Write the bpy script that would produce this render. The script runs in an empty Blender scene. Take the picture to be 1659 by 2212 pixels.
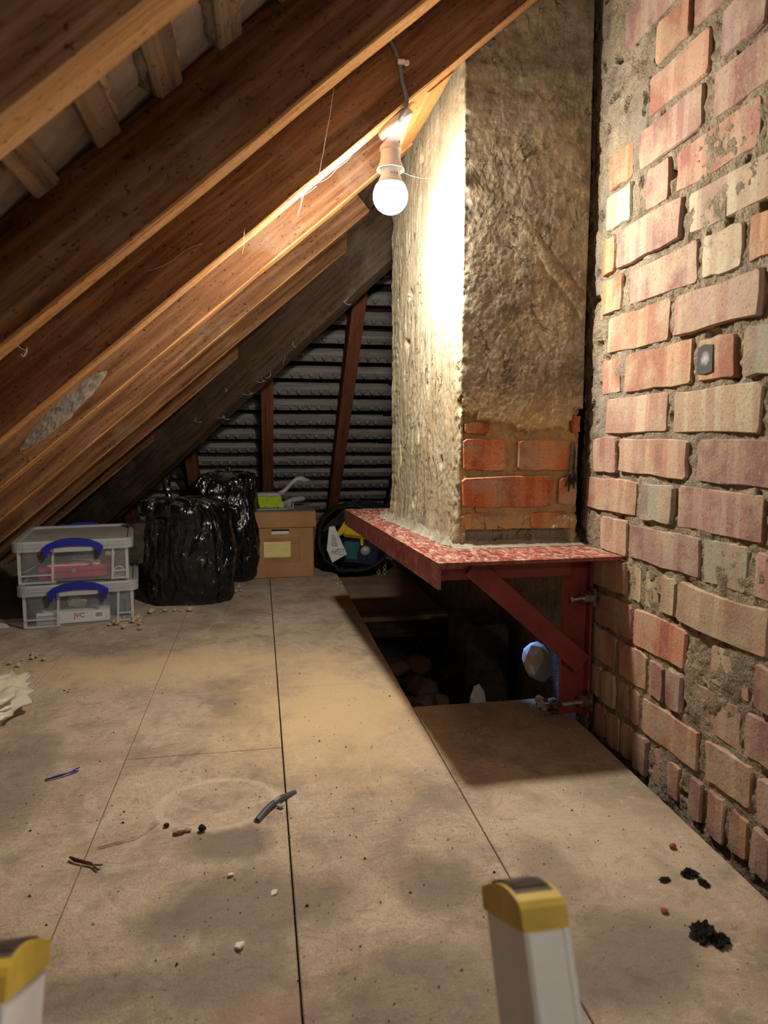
import bpy, bmesh, math, random
from math import sin, cos, tan, pi, radians, sqrt, atan2
from mathutils import Vector, Matrix, Euler, noise

S = bpy.context.scene
COL = S.collection
random.seed(7)

# ------------------------------------------------------------------ camera
cam = bpy.data.cameras.new('camera'); cam_o = bpy.data.objects.new('camera', cam); COL.objects.link(cam_o)
cam_o.location = (0, 0, 0.65)
cam_o.rotation_euler = (radians(90 - 6.126), 0, radians(-10.128))
cam.sensor_fit = 'VERTICAL'; cam.sensor_height = 36.0; cam.lens = 1500 / 2212 * 36
cam.clip_start = 0.01
cam.dof.use_dof = True; cam.dof.focus_distance = 1.75; cam.dof.aperture_fstop = 6.3
S.camera = cam_o

# ------------------------------------------------------------------ world, lights, exposure
BULB = Vector((0.270, 1.440, 1.150))
BULB_STRENGTH = 440.0
W = bpy.data.worlds.new('world'); S.world = W; W.use_nodes = True
W.node_tree.nodes['Background'].inputs[0].default_value = (1.0, 0.86, 0.70, 1)
W.node_tree.nodes['Background'].inputs[1].default_value = 0.045

def light(name, typ, loc, energy, color, target=None, **kw):
    l = bpy.data.lights.new(name, typ); l.energy = energy; l.color = color
    for k, v in kw.items(): setattr(l, k, v)
    o = bpy.data.objects.new(name, l); COL.objects.link(o); o.location = loc
    if target: o.rotation_euler = (Vector(target) - Vector(loc)).to_track_quat('-Z', 'Y').to_euler()
    return o
# unseen fill light, added below the open hatch
light('hatch_fill_light', 'POINT', (0.25, -0.25, -0.75), 12.0, (1.0, 0.93, 0.84), shadow_soft_size=0.08)
# second bulb of the loft, over the hatch behind the viewer
light('second_loft_bulb', 'POINT', (0.42, -0.85, 1.05), 8.0, (1.0, 0.93, 0.84), shadow_soft_size=0.04)
# daylight leaking in below the chimney through the opened flue
light('flue_daylight', 'SPOT', (0.655, 1.90, 0.385), 5.0, (0.22, 0.42, 1.0), target=(0.700, 1.665, 0.06), spot_size=radians(20), spot_blend=0.5, shadow_soft_size=0.02)

S.view_settings.view_transform = 'Standard'; S.view_settings.look = 'None'
S.view_settings.gamma = 1.0; S.view_settings.use_curve_mapping = False
S.view_settings.exposure = 1.12
try:
    S.cycles.use_denoising = True
    S.cycles.max_bounces = 10
    S.cycles.transparent_max_bounces = 24
    S.cycles.sample_clamp_indirect = 6.0
except Exception: pass

# ------------------------------------------------------------------ node helper
class NT:
    def __init__(s, name):
        s.m = bpy.data.materials.new(name); s.m.use_nodes = True
        s.t = s.m.node_tree; s.n = s.t.nodes; s.b = s.n['Principled BSDF']; s.out = s.n['Material Output']
        s._tc = None
    def new(s, typ, **kw):
        x = s.n.new(typ)
        for k, v in kw.items(): setattr(x, k, v)
        return x
    def link(s, a, b): s.t.links.new(a, b)
    def put(s, sock, v):
        if hasattr(v, 'node'): s.link(v, sock)
        elif isinstance(v, (tuple, list)): sock.default_value = (*v, 1) if (len(v) == 3 and sock.type == 'RGBA') else v
        else: sock.default_value = v
    def obj(s):
        if not s._tc: s._tc = s.new('ShaderNodeTexCoord')
        return s._tc.outputs['Object']
    def pos(s): return s.new('ShaderNodeNewGeometry').outputs['Position']
    def rnd(s): return s.new('ShaderNodeObjectInfo').outputs['Random']
    def ocol(s): return s.new('ShaderNodeObjectInfo').outputs['Color']
    def map(s, v, scale=(1, 1, 1), loc=(0, 0, 0)):
        x = s.new('ShaderNodeMapping'); s.link(v, x.inputs['Vector']); x.inputs['Scale'].default_value = scale
        if hasattr(loc, 'node'): s.link(loc, x.inputs['Location'])
        else: x.inputs['Location'].default_value = loc
        return x.outputs[0]
    def noise(s, v, scale, detail=3, rough=0.55, dist=0.0, dim='3D', w=None):
        x = s.new('ShaderNodeTexNoise'); x.noise_dimensions = dim
        if v is not None: s.link(v, x.inputs['Vector'])
        x.inputs['Scale'].default_value = scale; x.inputs['Detail'].default_value = detail
        x.inputs['Roughness'].default_value = rough; x.inputs['Distortion'].default_value = dist
        if w is not None: s.put(x.inputs['W'], w)
        return x.outputs['Fac']
    def voro(s, v, scale, feature='F1', rand=1.0):
        x = s.new('ShaderNodeTexVoronoi'); s.link(v, x.inputs['Vector']); x.inputs['Scale'].default_value = scale; x.feature = feature
        return x.outputs[0]
    def ramp(s, f, stops):
        x = s.new('ShaderNodeValToRGB'); s.link(f, x.inputs[0]); e = x.color_ramp.elements
        while len(e) > len(stops): e.remove(e[-1])
        while len(e) < len(stops): e.new(1.0)
        for i, (p, c) in enumerate(stops):
            e[i].position = p
            if not isinstance(c, (tuple, list)): c = (c, c, c)
            e[i].color = (*c[:3], 1)
        return x.outputs['Color']
    def mix(s, f, a, b, blend='MIX'):
        x = s.new('ShaderNodeMix'); x.data_type = 'RGBA'; x.blend_type = blend
        s.put(x.inputs[0], f); s.put(x.inputs[6], a); s.put(x.inputs[7], b)
        return x.outputs[2]
    def math(s, op, a, b=0.0, c=None, clamp=False):
        x = s.new('ShaderNodeMath'); x.operation = op; x.use_clamp = clamp
        s.put(x.inputs[0], a); s.put(x.inputs[1], b)
        if c is not None: s.put(x.inputs[2], c)
        return x.outputs[0]
    def sep(s, v):
        x = s.new('ShaderNodeSeparateXYZ'); s.link(v, x.inputs[0]); return x.outputs
    def comb(s, x_, y_, z_):
        x = s.new('ShaderNodeCombineXYZ'); s.put(x.inputs[0], x_); s.put(x.inputs[1], y_); s.put(x.inputs[2], z_); return x.outputs[0]
    def bump(s, h, strength=0.5, dist=0.005, prev=None):
        x = s.new('ShaderNodeBump'); s.link(h, x.inputs['Height']); x.inputs['Strength'].default_value = strength; x.inputs['Distance'].default_value = dist
        if prev: s.link(prev, x.inputs['Normal'])
        return x.outputs[0]
    def ell(s, v, cx, cy, rx, ry, soft=0.35, nz=None):
        """1 inside an irregular floor blotch, 0 outside"""
        q = s.sep(v)
        a = s.math('DIVIDE', s.math('SUBTRACT', q[0], cx), rx); b = s.math('DIVIDE', s.math('SUBTRACT', q[1], cy), ry)
        d = s.math('SQRT', s.math('ADD', s.math('MULTIPLY', a, a), s.math('MULTIPLY', b, b)))
        if nz: d = s.math('ADD', d, s.math('MULTIPLY', s.math('SUBTRACT', nz, 0.5), 1.1))
        return s.math('DIVIDE', s.math('SUBTRACT', 1.0, d), soft, clamp=True)
    def done(s, col=None, rough=0.8, normal=None, metal=0.0, spec=0.3):
        if col is not None: s.put(s.b.inputs['Base Color'], col)
        s.put(s.b.inputs['Roughness'], rough); s.b.inputs['Metallic'].default_value = metal
        s.b.inputs['Specular IOR Level'].default_value = spec
        if normal: s.link(normal, s.b.inputs['Normal'])
        return s.m

M = {}
# --- old sawn roof timber; grain runs along local X
def wood(name, dark, midc, lightc, dust=(0.30, 0.26, 0.21), dustamt=0.55, rough=0.85):
    t = NT(name); o = t.obj(); r = t.rnd()
    off = t.comb(t.math('MULTIPLY', r, 37.0), t.math('MULTIPLY', r, 11.0), t.math('MULTIPLY', r, 5.0))
    p = t.map(o, (1, 1, 1), off)
    g1 = t.noise(t.map(p, (2.2, 34, 34)), 1.6, 6, 0.62, 0.5)
    g2 = t.noise(t.map(p, (7, 160, 160)), 1.4, 3, 0.6)
    big = t.noise(t.map(p, (1.0, 3.5, 3.5)), 2.4, 3, 0.5)
    c = t.ramp(g1, [(0.28, dark), (0.5, midc), (0.74, lightc)])
    c = t.mix(t.ramp(big, [(0.35, 0.0), (0.7, 0.55)]), c, tuple(x * 0.62 for x in midc))
    c = t.mix(t.ramp(g2, [(0.55, 0.0), (0.75, 0.45)]), c, dark)
    dn = t.noise(p, 5.0, 5, 0.62)
    c = t.mix(t.math('MULTIPLY', t.ramp(dn, [(0.55, 0.0), (0.75, 1.0)]), dustamt), c, dust)
    sp = t.noise(t.map(p, (0.6, 1, 1)), 150, 3, 0.6)
    c = t.mix(t.ramp(sp, [(0.60, 0.0), (0.70, 0.75)]), c, tuple(x * 0.4 for x in dark))
    h = t.math('ADD', t.math('MULTIPLY', g1, 0.6), t.math('ADD', t.math('MULTIPLY', g2, 0.5), t.math('MULTIPLY', sp, 0.35)))
    return t.done(c, rough, t.bump(h, 0.7, 0.003), spec=0.0)
M['rafter'] = wood('rafter_wood', (0.050, 0.020, 0.010), (0.185, 0.085, 0.039), (0.35, 0.185, 0.09), dust=(0.27, 0.20, 0.14), dustamt=0.5)
M['rafter_under'] = wood('rafter_underside_wood', (0.24, 0.10, 0.036), (0.46, 0.23, 0.09), (0.60, 0.34, 0.15), dustamt=0.3)  # paler, more orange wood for the rafter undersides
M['rafter_red'] = wood('jack_rafter_wood', (0.10, 0.032, 0.016), (0.22, 0.080, 0.040), (0.31, 0.125, 0.065), dustamt=0.2)
M['hip'] = wood('hip_wood', (0.045, 0.028, 0.018), (0.11, 0.072, 0.045), (0.17, 0.115, 0.075), dustamt=0.35)
M['batten'] = wood('batten_wood', (0.14, 0.09, 0.055), (0.33, 0.24, 0.16), (0.46, 0.36, 0.26), dustamt=0.3)
M['batten_dark'] = wood('hip_batten_wood', (0.15, 0.13, 0.115), (0.29, 0.26, 0.235), (0.40, 0.37, 0.345), dustamt=0.25)
M['new_wood'] = wood('fresh_wood', (0.38, 0.16, 0.05), (0.60, 0.29, 0.10), (0.70, 0.38, 0.16), dustamt=0.1)
M['joist'] = wood('joist_wood', (0.05, 0.03, 0.018), (0.13, 0.08, 0.045), (0.2, 0.13, 0.08))

# --- bricks (tint in the object colour)
def brickmat(name, sat=1.0):
    t = NT(name); o = t.obj(); r = t.rnd()
    rw = t.math('MULTIPLY', r, 91.0)
    p = t.map(o, (1, 1, 1), t.comb(rw, rw, rw))
    q = t.sep(o)
    wob = t.math('ADD', q[1], t.math('MULTIPLY', t.noise(p, 9, 2), 0.012))
    x = t.new('ShaderNodeTexNoise'); x.noise_dimensions = '2D'
    t.link(t.comb(t.math('MULTIPLY', wob, 15.0), rw, 0.0), x.inputs['Vector']); x.inputs['Scale'].default_value = 1.0; x.inputs['Detail'].default_value = 0.0
    band = x.outputs['Fac']
    base = t.ocol()
    bands = t.ramp(band, [(0.34, (0.74, 0.62, 0.66)), (0.42, (0.74, 0.62, 0.66)), (0.45, (1.08, 1.02, 0.96)), (0.55, (1.05, 1.0, 0.95)), (0.58, (1.28, 1.5, 1.45)), (0.68, (1.28, 1.5, 1.45)), (0.72, (0.9, 0.86, 0.86))])
    c = t.mix(0.7, base, bands, 'MULTIPLY')
    pal = t.noise(p, 14, 5, 0.65)
    c = t.mix(t.ramp(pal, [(0.44, 0.0), (0.66, 0.85)]), c, (0.41, 0.315, 0.21))
    dk = t.noise(p, 26, 4, 0.6)
    c = t.mix(t.ramp(dk, [(0.6, 0.0), (0.78, 0.55)]), c, (0.13, 0.085, 0.07))
    sp = t.noise(p, 230, 2, 0.6)
    c = t.mix(t.ramp(sp, [(0.60, 0.0), (0.70, 0.6)]), c, (0.11, 0.075, 0.058))
    c = t.mix(t.ramp(sp, [(0.27, 0.5), (0.36, 0.0)]), c, (0.6, 0.5, 0.38))
    h = t.math('ADD', t.math('MULTIPLY', t.noise(p, 45, 5, 0.65), 1.0), t.math('MULTIPLY', sp, 0.35))
    return t.done(c, 0.92, t.bump(h, 0.6, 0.004), spec=0.02)
M['brick'] = brickmat('old_brick')

# --- mortar
t = NT('lime_mortar'); p = t.pos()
c = t.ramp(t.noise(p, 22, 6, 0.7), [(0.3, (0.13, 0.10, 0.066)), (0.5, (0.285, 0.23, 0.155)), (0.72, (0.42, 0.35, 0.245))])
gr = t.noise(p, 260, 3, 0.7)
c = t.mix(t.ramp(gr, [(0.35, 0.75), (0.5, 0.0)]), c, (0.09, 0.07, 0.05))
big = t.noise(p, 5, 3, 0.5)
c = t.mix(t.ramp(big, [(0.5, 0.0), (0.7, 0.5)]), c, (0.22, 0.2, 0.17))
M['mortar'] = t.done(c, 0.95, t.bump(t.math('ADD', gr, t.noise(p, 90, 4, 0.7)), 0.9, 0.005), spec=0.0)

# --- chimney render
t = NT('chimney_render'); p = t.pos(); a = t.new('ShaderNodeAttribute'); a.attribute_name = 'soot'; soot = a.outputs['Fac']  # 'soot' weights a darker brown mottle, strongest on the front face
st = t.noise(t.map(p, (40, 40, 5)), 1.0, 5, 0.65)
n1 = t.noise(p, 9, 6, 0.65)
c = t.ramp(n1, [(0.3, (0.26, 0.215, 0.135)), (0.5, (0.36, 0.305, 0.195)), (0.7, (0.45, 0.39, 0.26))])
c = t.mix(t.ramp(st, [(0.45, 0.0), (0.7, 0.55)]), c, (0.40, 0.37, 0.30))
c = t.mix(t.ramp(t.noise(t.map(p, (1, 1, 0.6)), 6, 4, 0.6), [(0.55, 0.0), (0.72, 0.5)]), c, (0.46, 0.31, 0.14))
gr = t.noise(p, 240, 3, 0.7)
c = t.mix(t.ramp(gr, [(0.33, 0.6), (0.47, 0.0)]), c, (0.16, 0.12, 0.075))
sn = t.noise(p, 6.5, 6, 0.68, 0.6)
sf = t.math('MULTIPLY', soot, t.ramp(sn, [(0.40, 0.0), (0.66, 0.9)]))
c = t.mix(sf, c, (0.10, 0.078, 0.06))
c = t.mix(t.math('MULTIPLY', soot, 0.25), c, (0.27, 0.20, 0.12))
mo = t.noise(p, 34, 5, 0.7)
c = t.mix(t.math('MULTIPLY', soot, t.ramp(mo, [(0.5, 0.0), (0.66, 0.75)])), c, (0.095, 0.072, 0.052))
c = t.mix(t.math('MULTIPLY', soot, t.ramp(mo, [(0.34, 0.5), (0.46, 0.0)])), c, (0.50, 0.40, 0.25))
cr = t.noise(p, 70, 4, 0.7, 0.5)
a2 = t.new('ShaderNodeAttribute'); a2.attribute_name = 'ochre'
c = t.mix(t.math('MULTIPLY', a2.outputs['Fac'], t.ramp(t.noise(p, 16, 4, 0.6), [(0.3, 0.3), (0.65, 0.9)])), c, (0.50, 0.335, 0.135))
ck = t.math('ABSOLUTE', t.math('SUBTRACT', t.noise(t.map(p, (1, 1, 0.55)), 13, 3, 0.6, 1.3), 0.5))
c = t.mix(t.math('MULTIPLY', t.ramp(ck, [(0.0, 1.0), (0.016, 0.0)]), t.ramp(t.noise(p, 4, 2), [(0.42, 0.0), (0.55, 1.0)])), c, (0.05, 0.038, 0.027))
M['render'] = t.done(c, 0.93, t.bump(t.math('ADD', t.math('MULTIPLY', gr, 0.5), t.math('ADD', t.math('MULTIPLY', cr, 0.6), t.math('MULTIPLY', st, 0.5))), 0.55, 0.0028), spec=0.0)

# --- cement bedding
t = NT('grey_cement'); p = t.pos()
c = t.ramp(t.noise(p, 18, 5, 0.65), [(0.3, (0.17, 0.155, 0.115)), (0.7, (0.36, 0.33, 0.25))])
M['cement'] = t.done(c, 0.9, t.bump(t.noise(p, 120, 4, 0.7), 0.7, 0.004), spec=0.15)

# --- chipboard floor with dust and stains
t = NT('chipboard'); p = t.pos(); o = t.rnd()
n0 = t.noise(p, 3.2, 5, 0.6, 0.4); n1 = t.noise(p, 11, 5, 0.65, 0.3)
c = t.ramp(n0, [(0.30, (0.235, 0.175, 0.122)), (0.48, (0.41, 0.315, 0.22)), (0.7, (0.52, 0.41, 0.29))])
fl = t.noise(p, 420, 2, 0.6)
c = t.mix(t.ramp(fl, [(0.35, 0.55), (0.5, 0.0)]), c, (0.22, 0.165, 0.115))
c = t.mix(t.ramp(fl, [(0.6, 0.0), (0.72, 0.5)]), c, (0.62, 0.53, 0.41))
c = t.mix(t.ramp(n1, [(0.50, 0.0), (0.68, 0.75)]), c, (0.235, 0.19, 0.15))
sw = t.noise(t.map(p, (1.0, 0.55, 1)), 7, 6, 0.7, 2.2)
c = t.mix(t.ramp(sw, [(0.56, 0.0), (0.66, 0.4)]), c, (0.55, 0.46, 0.36))
c = t.mix(t.ramp(sw, [(0.32, 0.6), (0.44, 0.0)]), c, (0.17, 0.13, 0.10))
sc = t.noise(t.map(p, (0.7, 1.6, 1)), 24, 5, 0.72, 3.0)
c = t.mix(t.ramp(sc, [(0.55, 0.0), (0.67, 0.65)]), c, (0.20, 0.16, 0.125))
c = t.mix(t.ramp(sc, [(0.33, 0.45), (0.43, 0.0)]), c, (0.60, 0.49, 0.35))
nz = t.noise(p, 8, 4, 0.6)
# sandy plaster dust round the foot of the chimney and swept across the boards
c = t.mix(t.math('MULTIPLY', t.ell(p, 0.17, 1.62, 0.32, 0.45, 0.7, nz), 0.8), c, (0.60, 0.435, 0.23))
c = t.mix(t.math('MULTIPLY', t.ell(p, -0.25, 2.0, 0.60, 0.18, 0.7, nz), 0.8), c, (0.56, 0.41, 0.235))
c = t.mix(t.math('MULTIPLY', t.ell(p, 0.55, 1.0, 0.20, 0.25, 0.8, nz), 0.35), c, (0.52, 0.43, 0.29))
# damp stains
for cx, cy, rx, ry, k in ((-0.06, 1.085, 0.085, 0.055, 0.55), (-0.02, 0.93, 0.17, 0.10, 0.5), (0.25, 0.93, 0.08, 0.09, 0.4), (-0.05, 0.80, 0.12, 0.07, 0.45), (-0.22, 0.80, 0.10, 0.05, 0.45), (0.45, 0.74, 0.13, 0.10, 0.5), (-0.5, 1.35, 0.12, 0.3, 0.4), (0.2, 0.72, 0.2, 0.1, 0.35), (0.42, 0.93, 0.06, 0.12, 0.35)):
    c = t.mix(t.math('MULTIPLY', t.ell(p, cx, cy, rx, ry, 0.45, nz), min(1, k * 1.3)), c, (0.15, 0.118, 0.092))
c = t.mix(t.math('MULTIPLY', t.ell(p, 0.0, 0.73, 0.07, 0.05, 0.8, nz), 0.3), c, (0.42, 0.2, 0.17))
# ring left by a tin
ring = t.math('MULTIPLY', t.ell(p, -0.085, 1.215, 0.115, 0.095, 0.10), t.math('SUBTRACT', 1.0, t.ell(p, -0.085, 1.215, 0.098, 0.082, 0.10)))
c = t.mix(t.math('MULTIPLY', ring, 0.4), c, (0.58, 0.49, 0.38))
h = t.math('ADD', t.math('MULTIPLY', fl, 0.6), t.math('ADD', sw, t.noise(p, 80, 4, 0.7)))
M['floor'] = t.done(c, 0.9, t.bump(h, 0.45, 0.003), spec=0.03)
t = NT('board_edge'); p = t.pos()
M['board_edge'] = t.done(t.ramp(t.noise(p, 200, 3, 0.7), [(0.3, (0.2, 0.13, 0.07)), (0.7, (0.5, 0.37, 0.22))]), 0.9, spec=0.1)
t = NT('shaded_board'); p = t.pos()  # chipboard with the shade under plate and stack put into its colour
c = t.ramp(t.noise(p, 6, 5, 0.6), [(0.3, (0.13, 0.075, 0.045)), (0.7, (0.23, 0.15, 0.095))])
M['shaded_board'] = t.done(c, 0.85, t.bump(t.noise(p, 200, 3, 0.6), 0.4, 0.002), spec=0.2)

# --- roof tiles
def tilemat(name, stops, dustc):
    t = NT(name); o = t.obj(); r = t.rnd(); p = t.map(o, (1, 1, 1), t.comb(t.math('MULTIPLY', r, 51.0), r, r))
    c = t.ramp(t.noise(p, 12, 5, 0.65), stops)
    c = t.mix(t.ramp(t.noise(t.map(p, (1, 4, 4)), 9, 4, 0.6), [(0.5, 0.0), (0.75, 0.55)]), c, dustc)
    return t.done(c, 0.85, t.bump(t.noise(p, 130, 4, 0.65), 0.5, 0.003), spec=0.25)
M['tile'] = tilemat('grey_tile', [(0.3, (0.14, 0.138, 0.135)), (0.7, (0.27, 0.265, 0.26))], (0.40, 0.39, 0.37))
M['tile_pale'] = tilemat('pale_tile_underside', [(0.3, (0.25, 0.20, 0.16)), (0.7, (0.48, 0.40, 0.33))], (0.52, 0.46, 0.39))
t = NT('roof_sheet'); M['sheet'] = t.done(t.ramp(t.noise(t.pos(), 8, 4), [(0.3, (0.015, 0.013, 0.012)), (0.7, (0.04, 0.034, 0.03))]), 0.95, spec=0.05)

# --- red oxide painted steel; dusty on request
def steel(name, dusty):
    t = NT(name); p = t.pos()
    c = t.ramp(t.noise(p, 14, 5, 0.6), [(0.3, (0.15, 0.022, 0.020)), (0.7, (0.26, 0.048, 0.042))])
    n = t.noise(p, 130, 3, 0.5)
    rough = 0.32
    if dusty:
        up = t.sep(t.new('ShaderNodeNewGeometry').outputs['Normal'])[2]
        d = t.noise(t.map(p, (3.0, 1.0, 1.0)), 26, 6, 0.72, 1.2)
        f = t.math('MULTIPLY', t.ramp(d, [(0.46, 0.0), (0.66, 1.0)]), t.math('ADD', t.math('MULTIPLY', up, 0.55, clamp=True), 0.30))
        near = t.ramp(t.sep(p)[1], [(0.0, 0.0), (1.0, 0.0)])
        c = t.mix(f, c, (0.52, 0.41, 0.28))
        rough = t.math('ADD', t.math('MULTIPLY', f, 0.5), 0.38)
    return t.done(c, rough, t.bump(n, 0.25, 0.002), spec=0.5)
M['steel'] = steel('red_oxide_steel', False); M['steel_dusty'] = steel('dusty_red_steel', True)
t = NT('bolt_steel'); M['bolt'] = t.done(t.ramp(t.noise(t.pos(), 90, 3), [(0.3, (0.35, 0.35, 0.36)), (0.7, (0.65, 0.65, 0.66))]), 0.32, metal=1.0)

# --- plastics, paper, card
def plain(name, col, rough=0.5, spec=0.4, var=0.12, scale=30, bump=0.0, metal=0.0):
    t = NT(name); p = t.obj(); n = t.noise(p, scale, 4, 0.6)
    c = t.ramp(n, [(0.3, tuple(x * (1 - var) for x in col)), (0.7, tuple(min(1, x * (1 + var)) for x in col))])
    return t.done(c, rough, t.bump(n, bump, 0.002) if bump else None, metal, spec)
M['white_plastic'] = plain('white_plastic', (0.72, 0.67, 0.60), 0.35, 0.5, 0.03)
M['bulb_collar'] = plain('bulb_collar', (0.75, 0.76, 0.76), 0.4, 0.5, 0.03)
M['grey_cable'] = plain('grey_cable', (0.13, 0.13, 0.125), 0.5)
M['blue_plastic'] = plain('blue_plastic', (0.008, 0.014, 0.26), 0.38, 0.5, 0.08)
M['yellow_plastic'] = plain('yellow_plastic', (0.62, 0.43, 0.01), 0.4, 0.5, 0.08)
M['teal_plastic'] = plain('teal_plastic', (0.02, 0.11, 0.13), 0.3, 0.5, 0.2)
M['navy_plastic'] = plain('navy_plastic', (0.012, 0.018, 0.035), 0.35, 0.5, 0.2)
M['pink'] = plain('pink_tin', (0.38, 0.02, 0.07), 0.5, 0.4, 0.15)
M['paper'] = plain('white_paper', (0.62, 0.61, 0.58), 0.8, 0.2, 0.06)
M['salmon_paper'] = plain('salmon_paper', (0.75, 0.42, 0.30), 0.8, 0.2, 0.06)
M['ink'] = plain('black_ink', (0.03, 0.03, 0.03), 0.8, 0.1)
M['red_ink'] = plain('red_ink', (0.35, 0.02, 0.025), 0.8, 0.1)
M['grey_ink'] = plain('grey_ink', (0.26, 0.25, 0.2), 0.8, 0.1)
M['brown_ink'] = plain('brown_ink', (0.20, 0.085, 0.03), 0.8, 0.1)
M['note'] = plain('yellow_note', (0.72, 0.60, 0.26), 0.8, 0.2, 0.05)
M['grey_plastic'] = plain('grey_plastic', (0.30, 0.30, 0.29), 0.4, 0.5, 0.15)
M['bristle'] = plain('lime_bristle', (0.42, 0.56, 0.03), 0.6, 0.3, 0.2, 90)
M['black_cloth'] = plain('black_cloth', (0.014, 0.014, 0.015), 0.75, 0.3, 0.3, 40, 0.4)
M['blue_cloth'] = plain('blue_cloth', (0.03, 0.09, 0.22), 0.8, 0.2, 0.3, 40, 0.5)
M['grey_cloth'] = plain('grey_cloth', (0.10, 0.11, 0.115), 0.8, 0.2, 0.3, 40, 0.5)
M['brown_cloth'] = plain('brown_cloth', (0.20, 0.16, 0.12), 0.8, 0.2, 0.3, 40, 0.5)
M['dark_grey_plastic'] = plain('charcoal_plastic', (0.065, 0.07, 0.075), 0.35, 0.5, 0.2)
M['copper'] = plain('dull_copper', (0.42, 0.24, 0.13), 0.45, 0.5, 0.1, metal=0.4)
M['brown_plastic'] = plain('brown_plastic', (0.085, 0.035, 0.015), 0.45)
M['stone_tan'] = plain('tan_plaster', (0.50, 0.39, 0.26), 0.95, 0.1, 0.3, 60, 0.6)
M['rubble_tan'] = plain('rubble_tan', (0.21, 0.165, 0.12), 0.95, 0.0, 0.4, 40, 0.8)
M['rubble_brown'] = plain('rubble_brown', (0.15, 0.085, 0.06), 0.95, 0.0, 0.4, 40, 0.8)
M['stone_grey'] = plain('grey_mortar_smear', (0.19, 0.155, 0.12), 0.95, 0.1, 0.45, 55, 0.7)
M['stone_white'] = plain('white_plaster', (0.78, 0.75, 0.68), 0.9, 0.1, 0.1, 60, 0.4)
M['stone_red'] = plain('brick_crumb', (0.36, 0.12, 0.06), 0.95, 0.1, 0.3, 60, 0.6)
M['stone_black'] = plain('soot_lump', (0.038, 0.034, 0.03), 1.0, 0.0, 0.5, 80, 0.8)
M['web'] = plain('cobweb', (0.6, 0.57, 0.52), 0.9, 0.1)
M['cap_yellow'] = plain('ladder_cap_yellow', (0.62, 0.42, 0.045), 0.55, 0.4, 0.18, 25)
M['cap_dark'] = plain('ladder_cap_tread', (0.10, 0.078, 0.05), 0.7, 0.3, 0.3, 60, 0.4)
M['alu'] = plain('ladder_aluminium', (0.80, 0.77, 0.73), 0.5, 0.4, 0.12, 12, 0.2, 0.0)
M['zinc'] = plain('galvanised', (0.42, 0.42, 0.41), 0.4, 0.5, 0.15, 60, 0, 0.7)
# cardboard
t = NT('cardboard'); p = t.obj()
c = t.ramp(t.noise(p, 7, 4, 0.6), [(0.3, (0.31, 0.165, 0.07)), (0.7, (0.42, 0.235, 0.105))])
c = t.mix(t.ramp(t.noise(p, 22, 5, 0.7), [(0.66, 0.0), (0.76, 0.6)]), c, (0.13, 0.08, 0.05))
M['card'] = t.done(c, 0.85, t.bump(t.noise(t.map(p, (120, 2, 2)), 1, 2), 0.15, 0.002), spec=0.15)
t = NT('dusty_cardboard'); p = t.obj()
c = t.ramp(t.noise(p, 12, 5, 0.65), [(0.35, (0.20, 0.16, 0.12)), (0.7, (0.30, 0.25, 0.195))])
M['card_dusty'] = t.done(c, 0.9, spec=0.1)
# black bin bag
t = NT('black_polythene'); p = t.obj()
nb = t.noise(t.map(p, (1, 1, 0.35)), 20, 3, 0.55, 1.4)
geo = t.sep(t.new('ShaderNodeNewGeometry').outputs['Normal'])
dn = t.math('MULTIPLY', t.ramp(geo[2], [(0.55, 0.0), (0.95, 0.7)]), t.ramp(t.noise(p, 10, 4, 0.6), [(0.42, 0.0), (0.62, 1.0)]))
c = t.mix(dn, (0.0055, 0.0055, 0.0065), (0.26, 0.215, 0.155))
M['bag'] = t.done(c, t.math('ADD', t.math('MULTIPLY', dn, 0.5), 0.20), t.bump(t.math('ADD', nb, t.math('MULTIPLY', t.noise(t.map(p, (1, 1, 0.6)), 7.5, 2, 0.5, 1.6), 2.4)), 0.55, 0.022), spec=0.6)
# cloudy polypropylene
def clear(name, tint, alpha, rough=0.25):
    t = NT(name); n = t.noise(t.obj(), 25, 4, 0.6)
    t.b.inputs['Base Color'].default_value = (*tint, 1); t.b.inputs['Roughness'].default_value = rough
    t.link(t.math('ADD', t.math('MULTIPLY', n, 0.10), alpha - 0.05), t.b.inputs['Alpha'])
    t.b.inputs['Specular IOR Level'].default_value = 0.5
    return t.m
M['clear'] = clear('clear_polypropylene', (0.55, 0.57, 0.58), 0.22)
M['clear_rib'] = clear('clear_polypropylene_rim', (0.62, 0.63, 0.63), 0.50)
M['clear_lid'] = clear('clear_lid_rim', (0.58, 0.59, 0.59), 0.55, 0.35)
M['clear_sack'] = clear('clear_sack', (0.66, 0.56, 0.44), 0.72, 0.3)
t = NT('dusty_lid'); p = t.obj()
M['lid_dust'] = t.done(t.ramp(t.noise(p, 14, 5, 0.65), [(0.3, (0.30, 0.265, 0.22)), (0.7, (0.42, 0.38, 0.32))]), 0.9, spec=0.1)
t = NT('stub_masonry'); p = t.pos(); M['dark_masonry'] = t.done(t.ramp(t.noise(p, 14, 5, 0.7), [(0.3, (0.02, 0.016, 0.013)), (0.7, (0.09, 0.07, 0.055))]), 0.95, t.bump(t.noise(p, 40, 4, 0.7), 0.9, 0.01), spec=0.0)  # near-black masonry colour for the stub in the opening
# white spot in a black smear, painted on one brick
t = NT('black_smear'); p = t.obj(); dd = t.new('ShaderNodeVectorMath'); dd.operation = 'LENGTH'; t.link(p, dd.inputs[0])
M['smear'] = t.done(t.ramp(t.math('ADD', dd.outputs['Value'], t.math('MULTIPLY', t.noise(p, 140, 3), 0.012)), [(0.008, (0.42, 0.41, 0.40)), (0.019, (0.085, 0.08, 0.078)), (1.0, (0.06, 0.055, 0.052))]), 0.9, spec=0.1)
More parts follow.
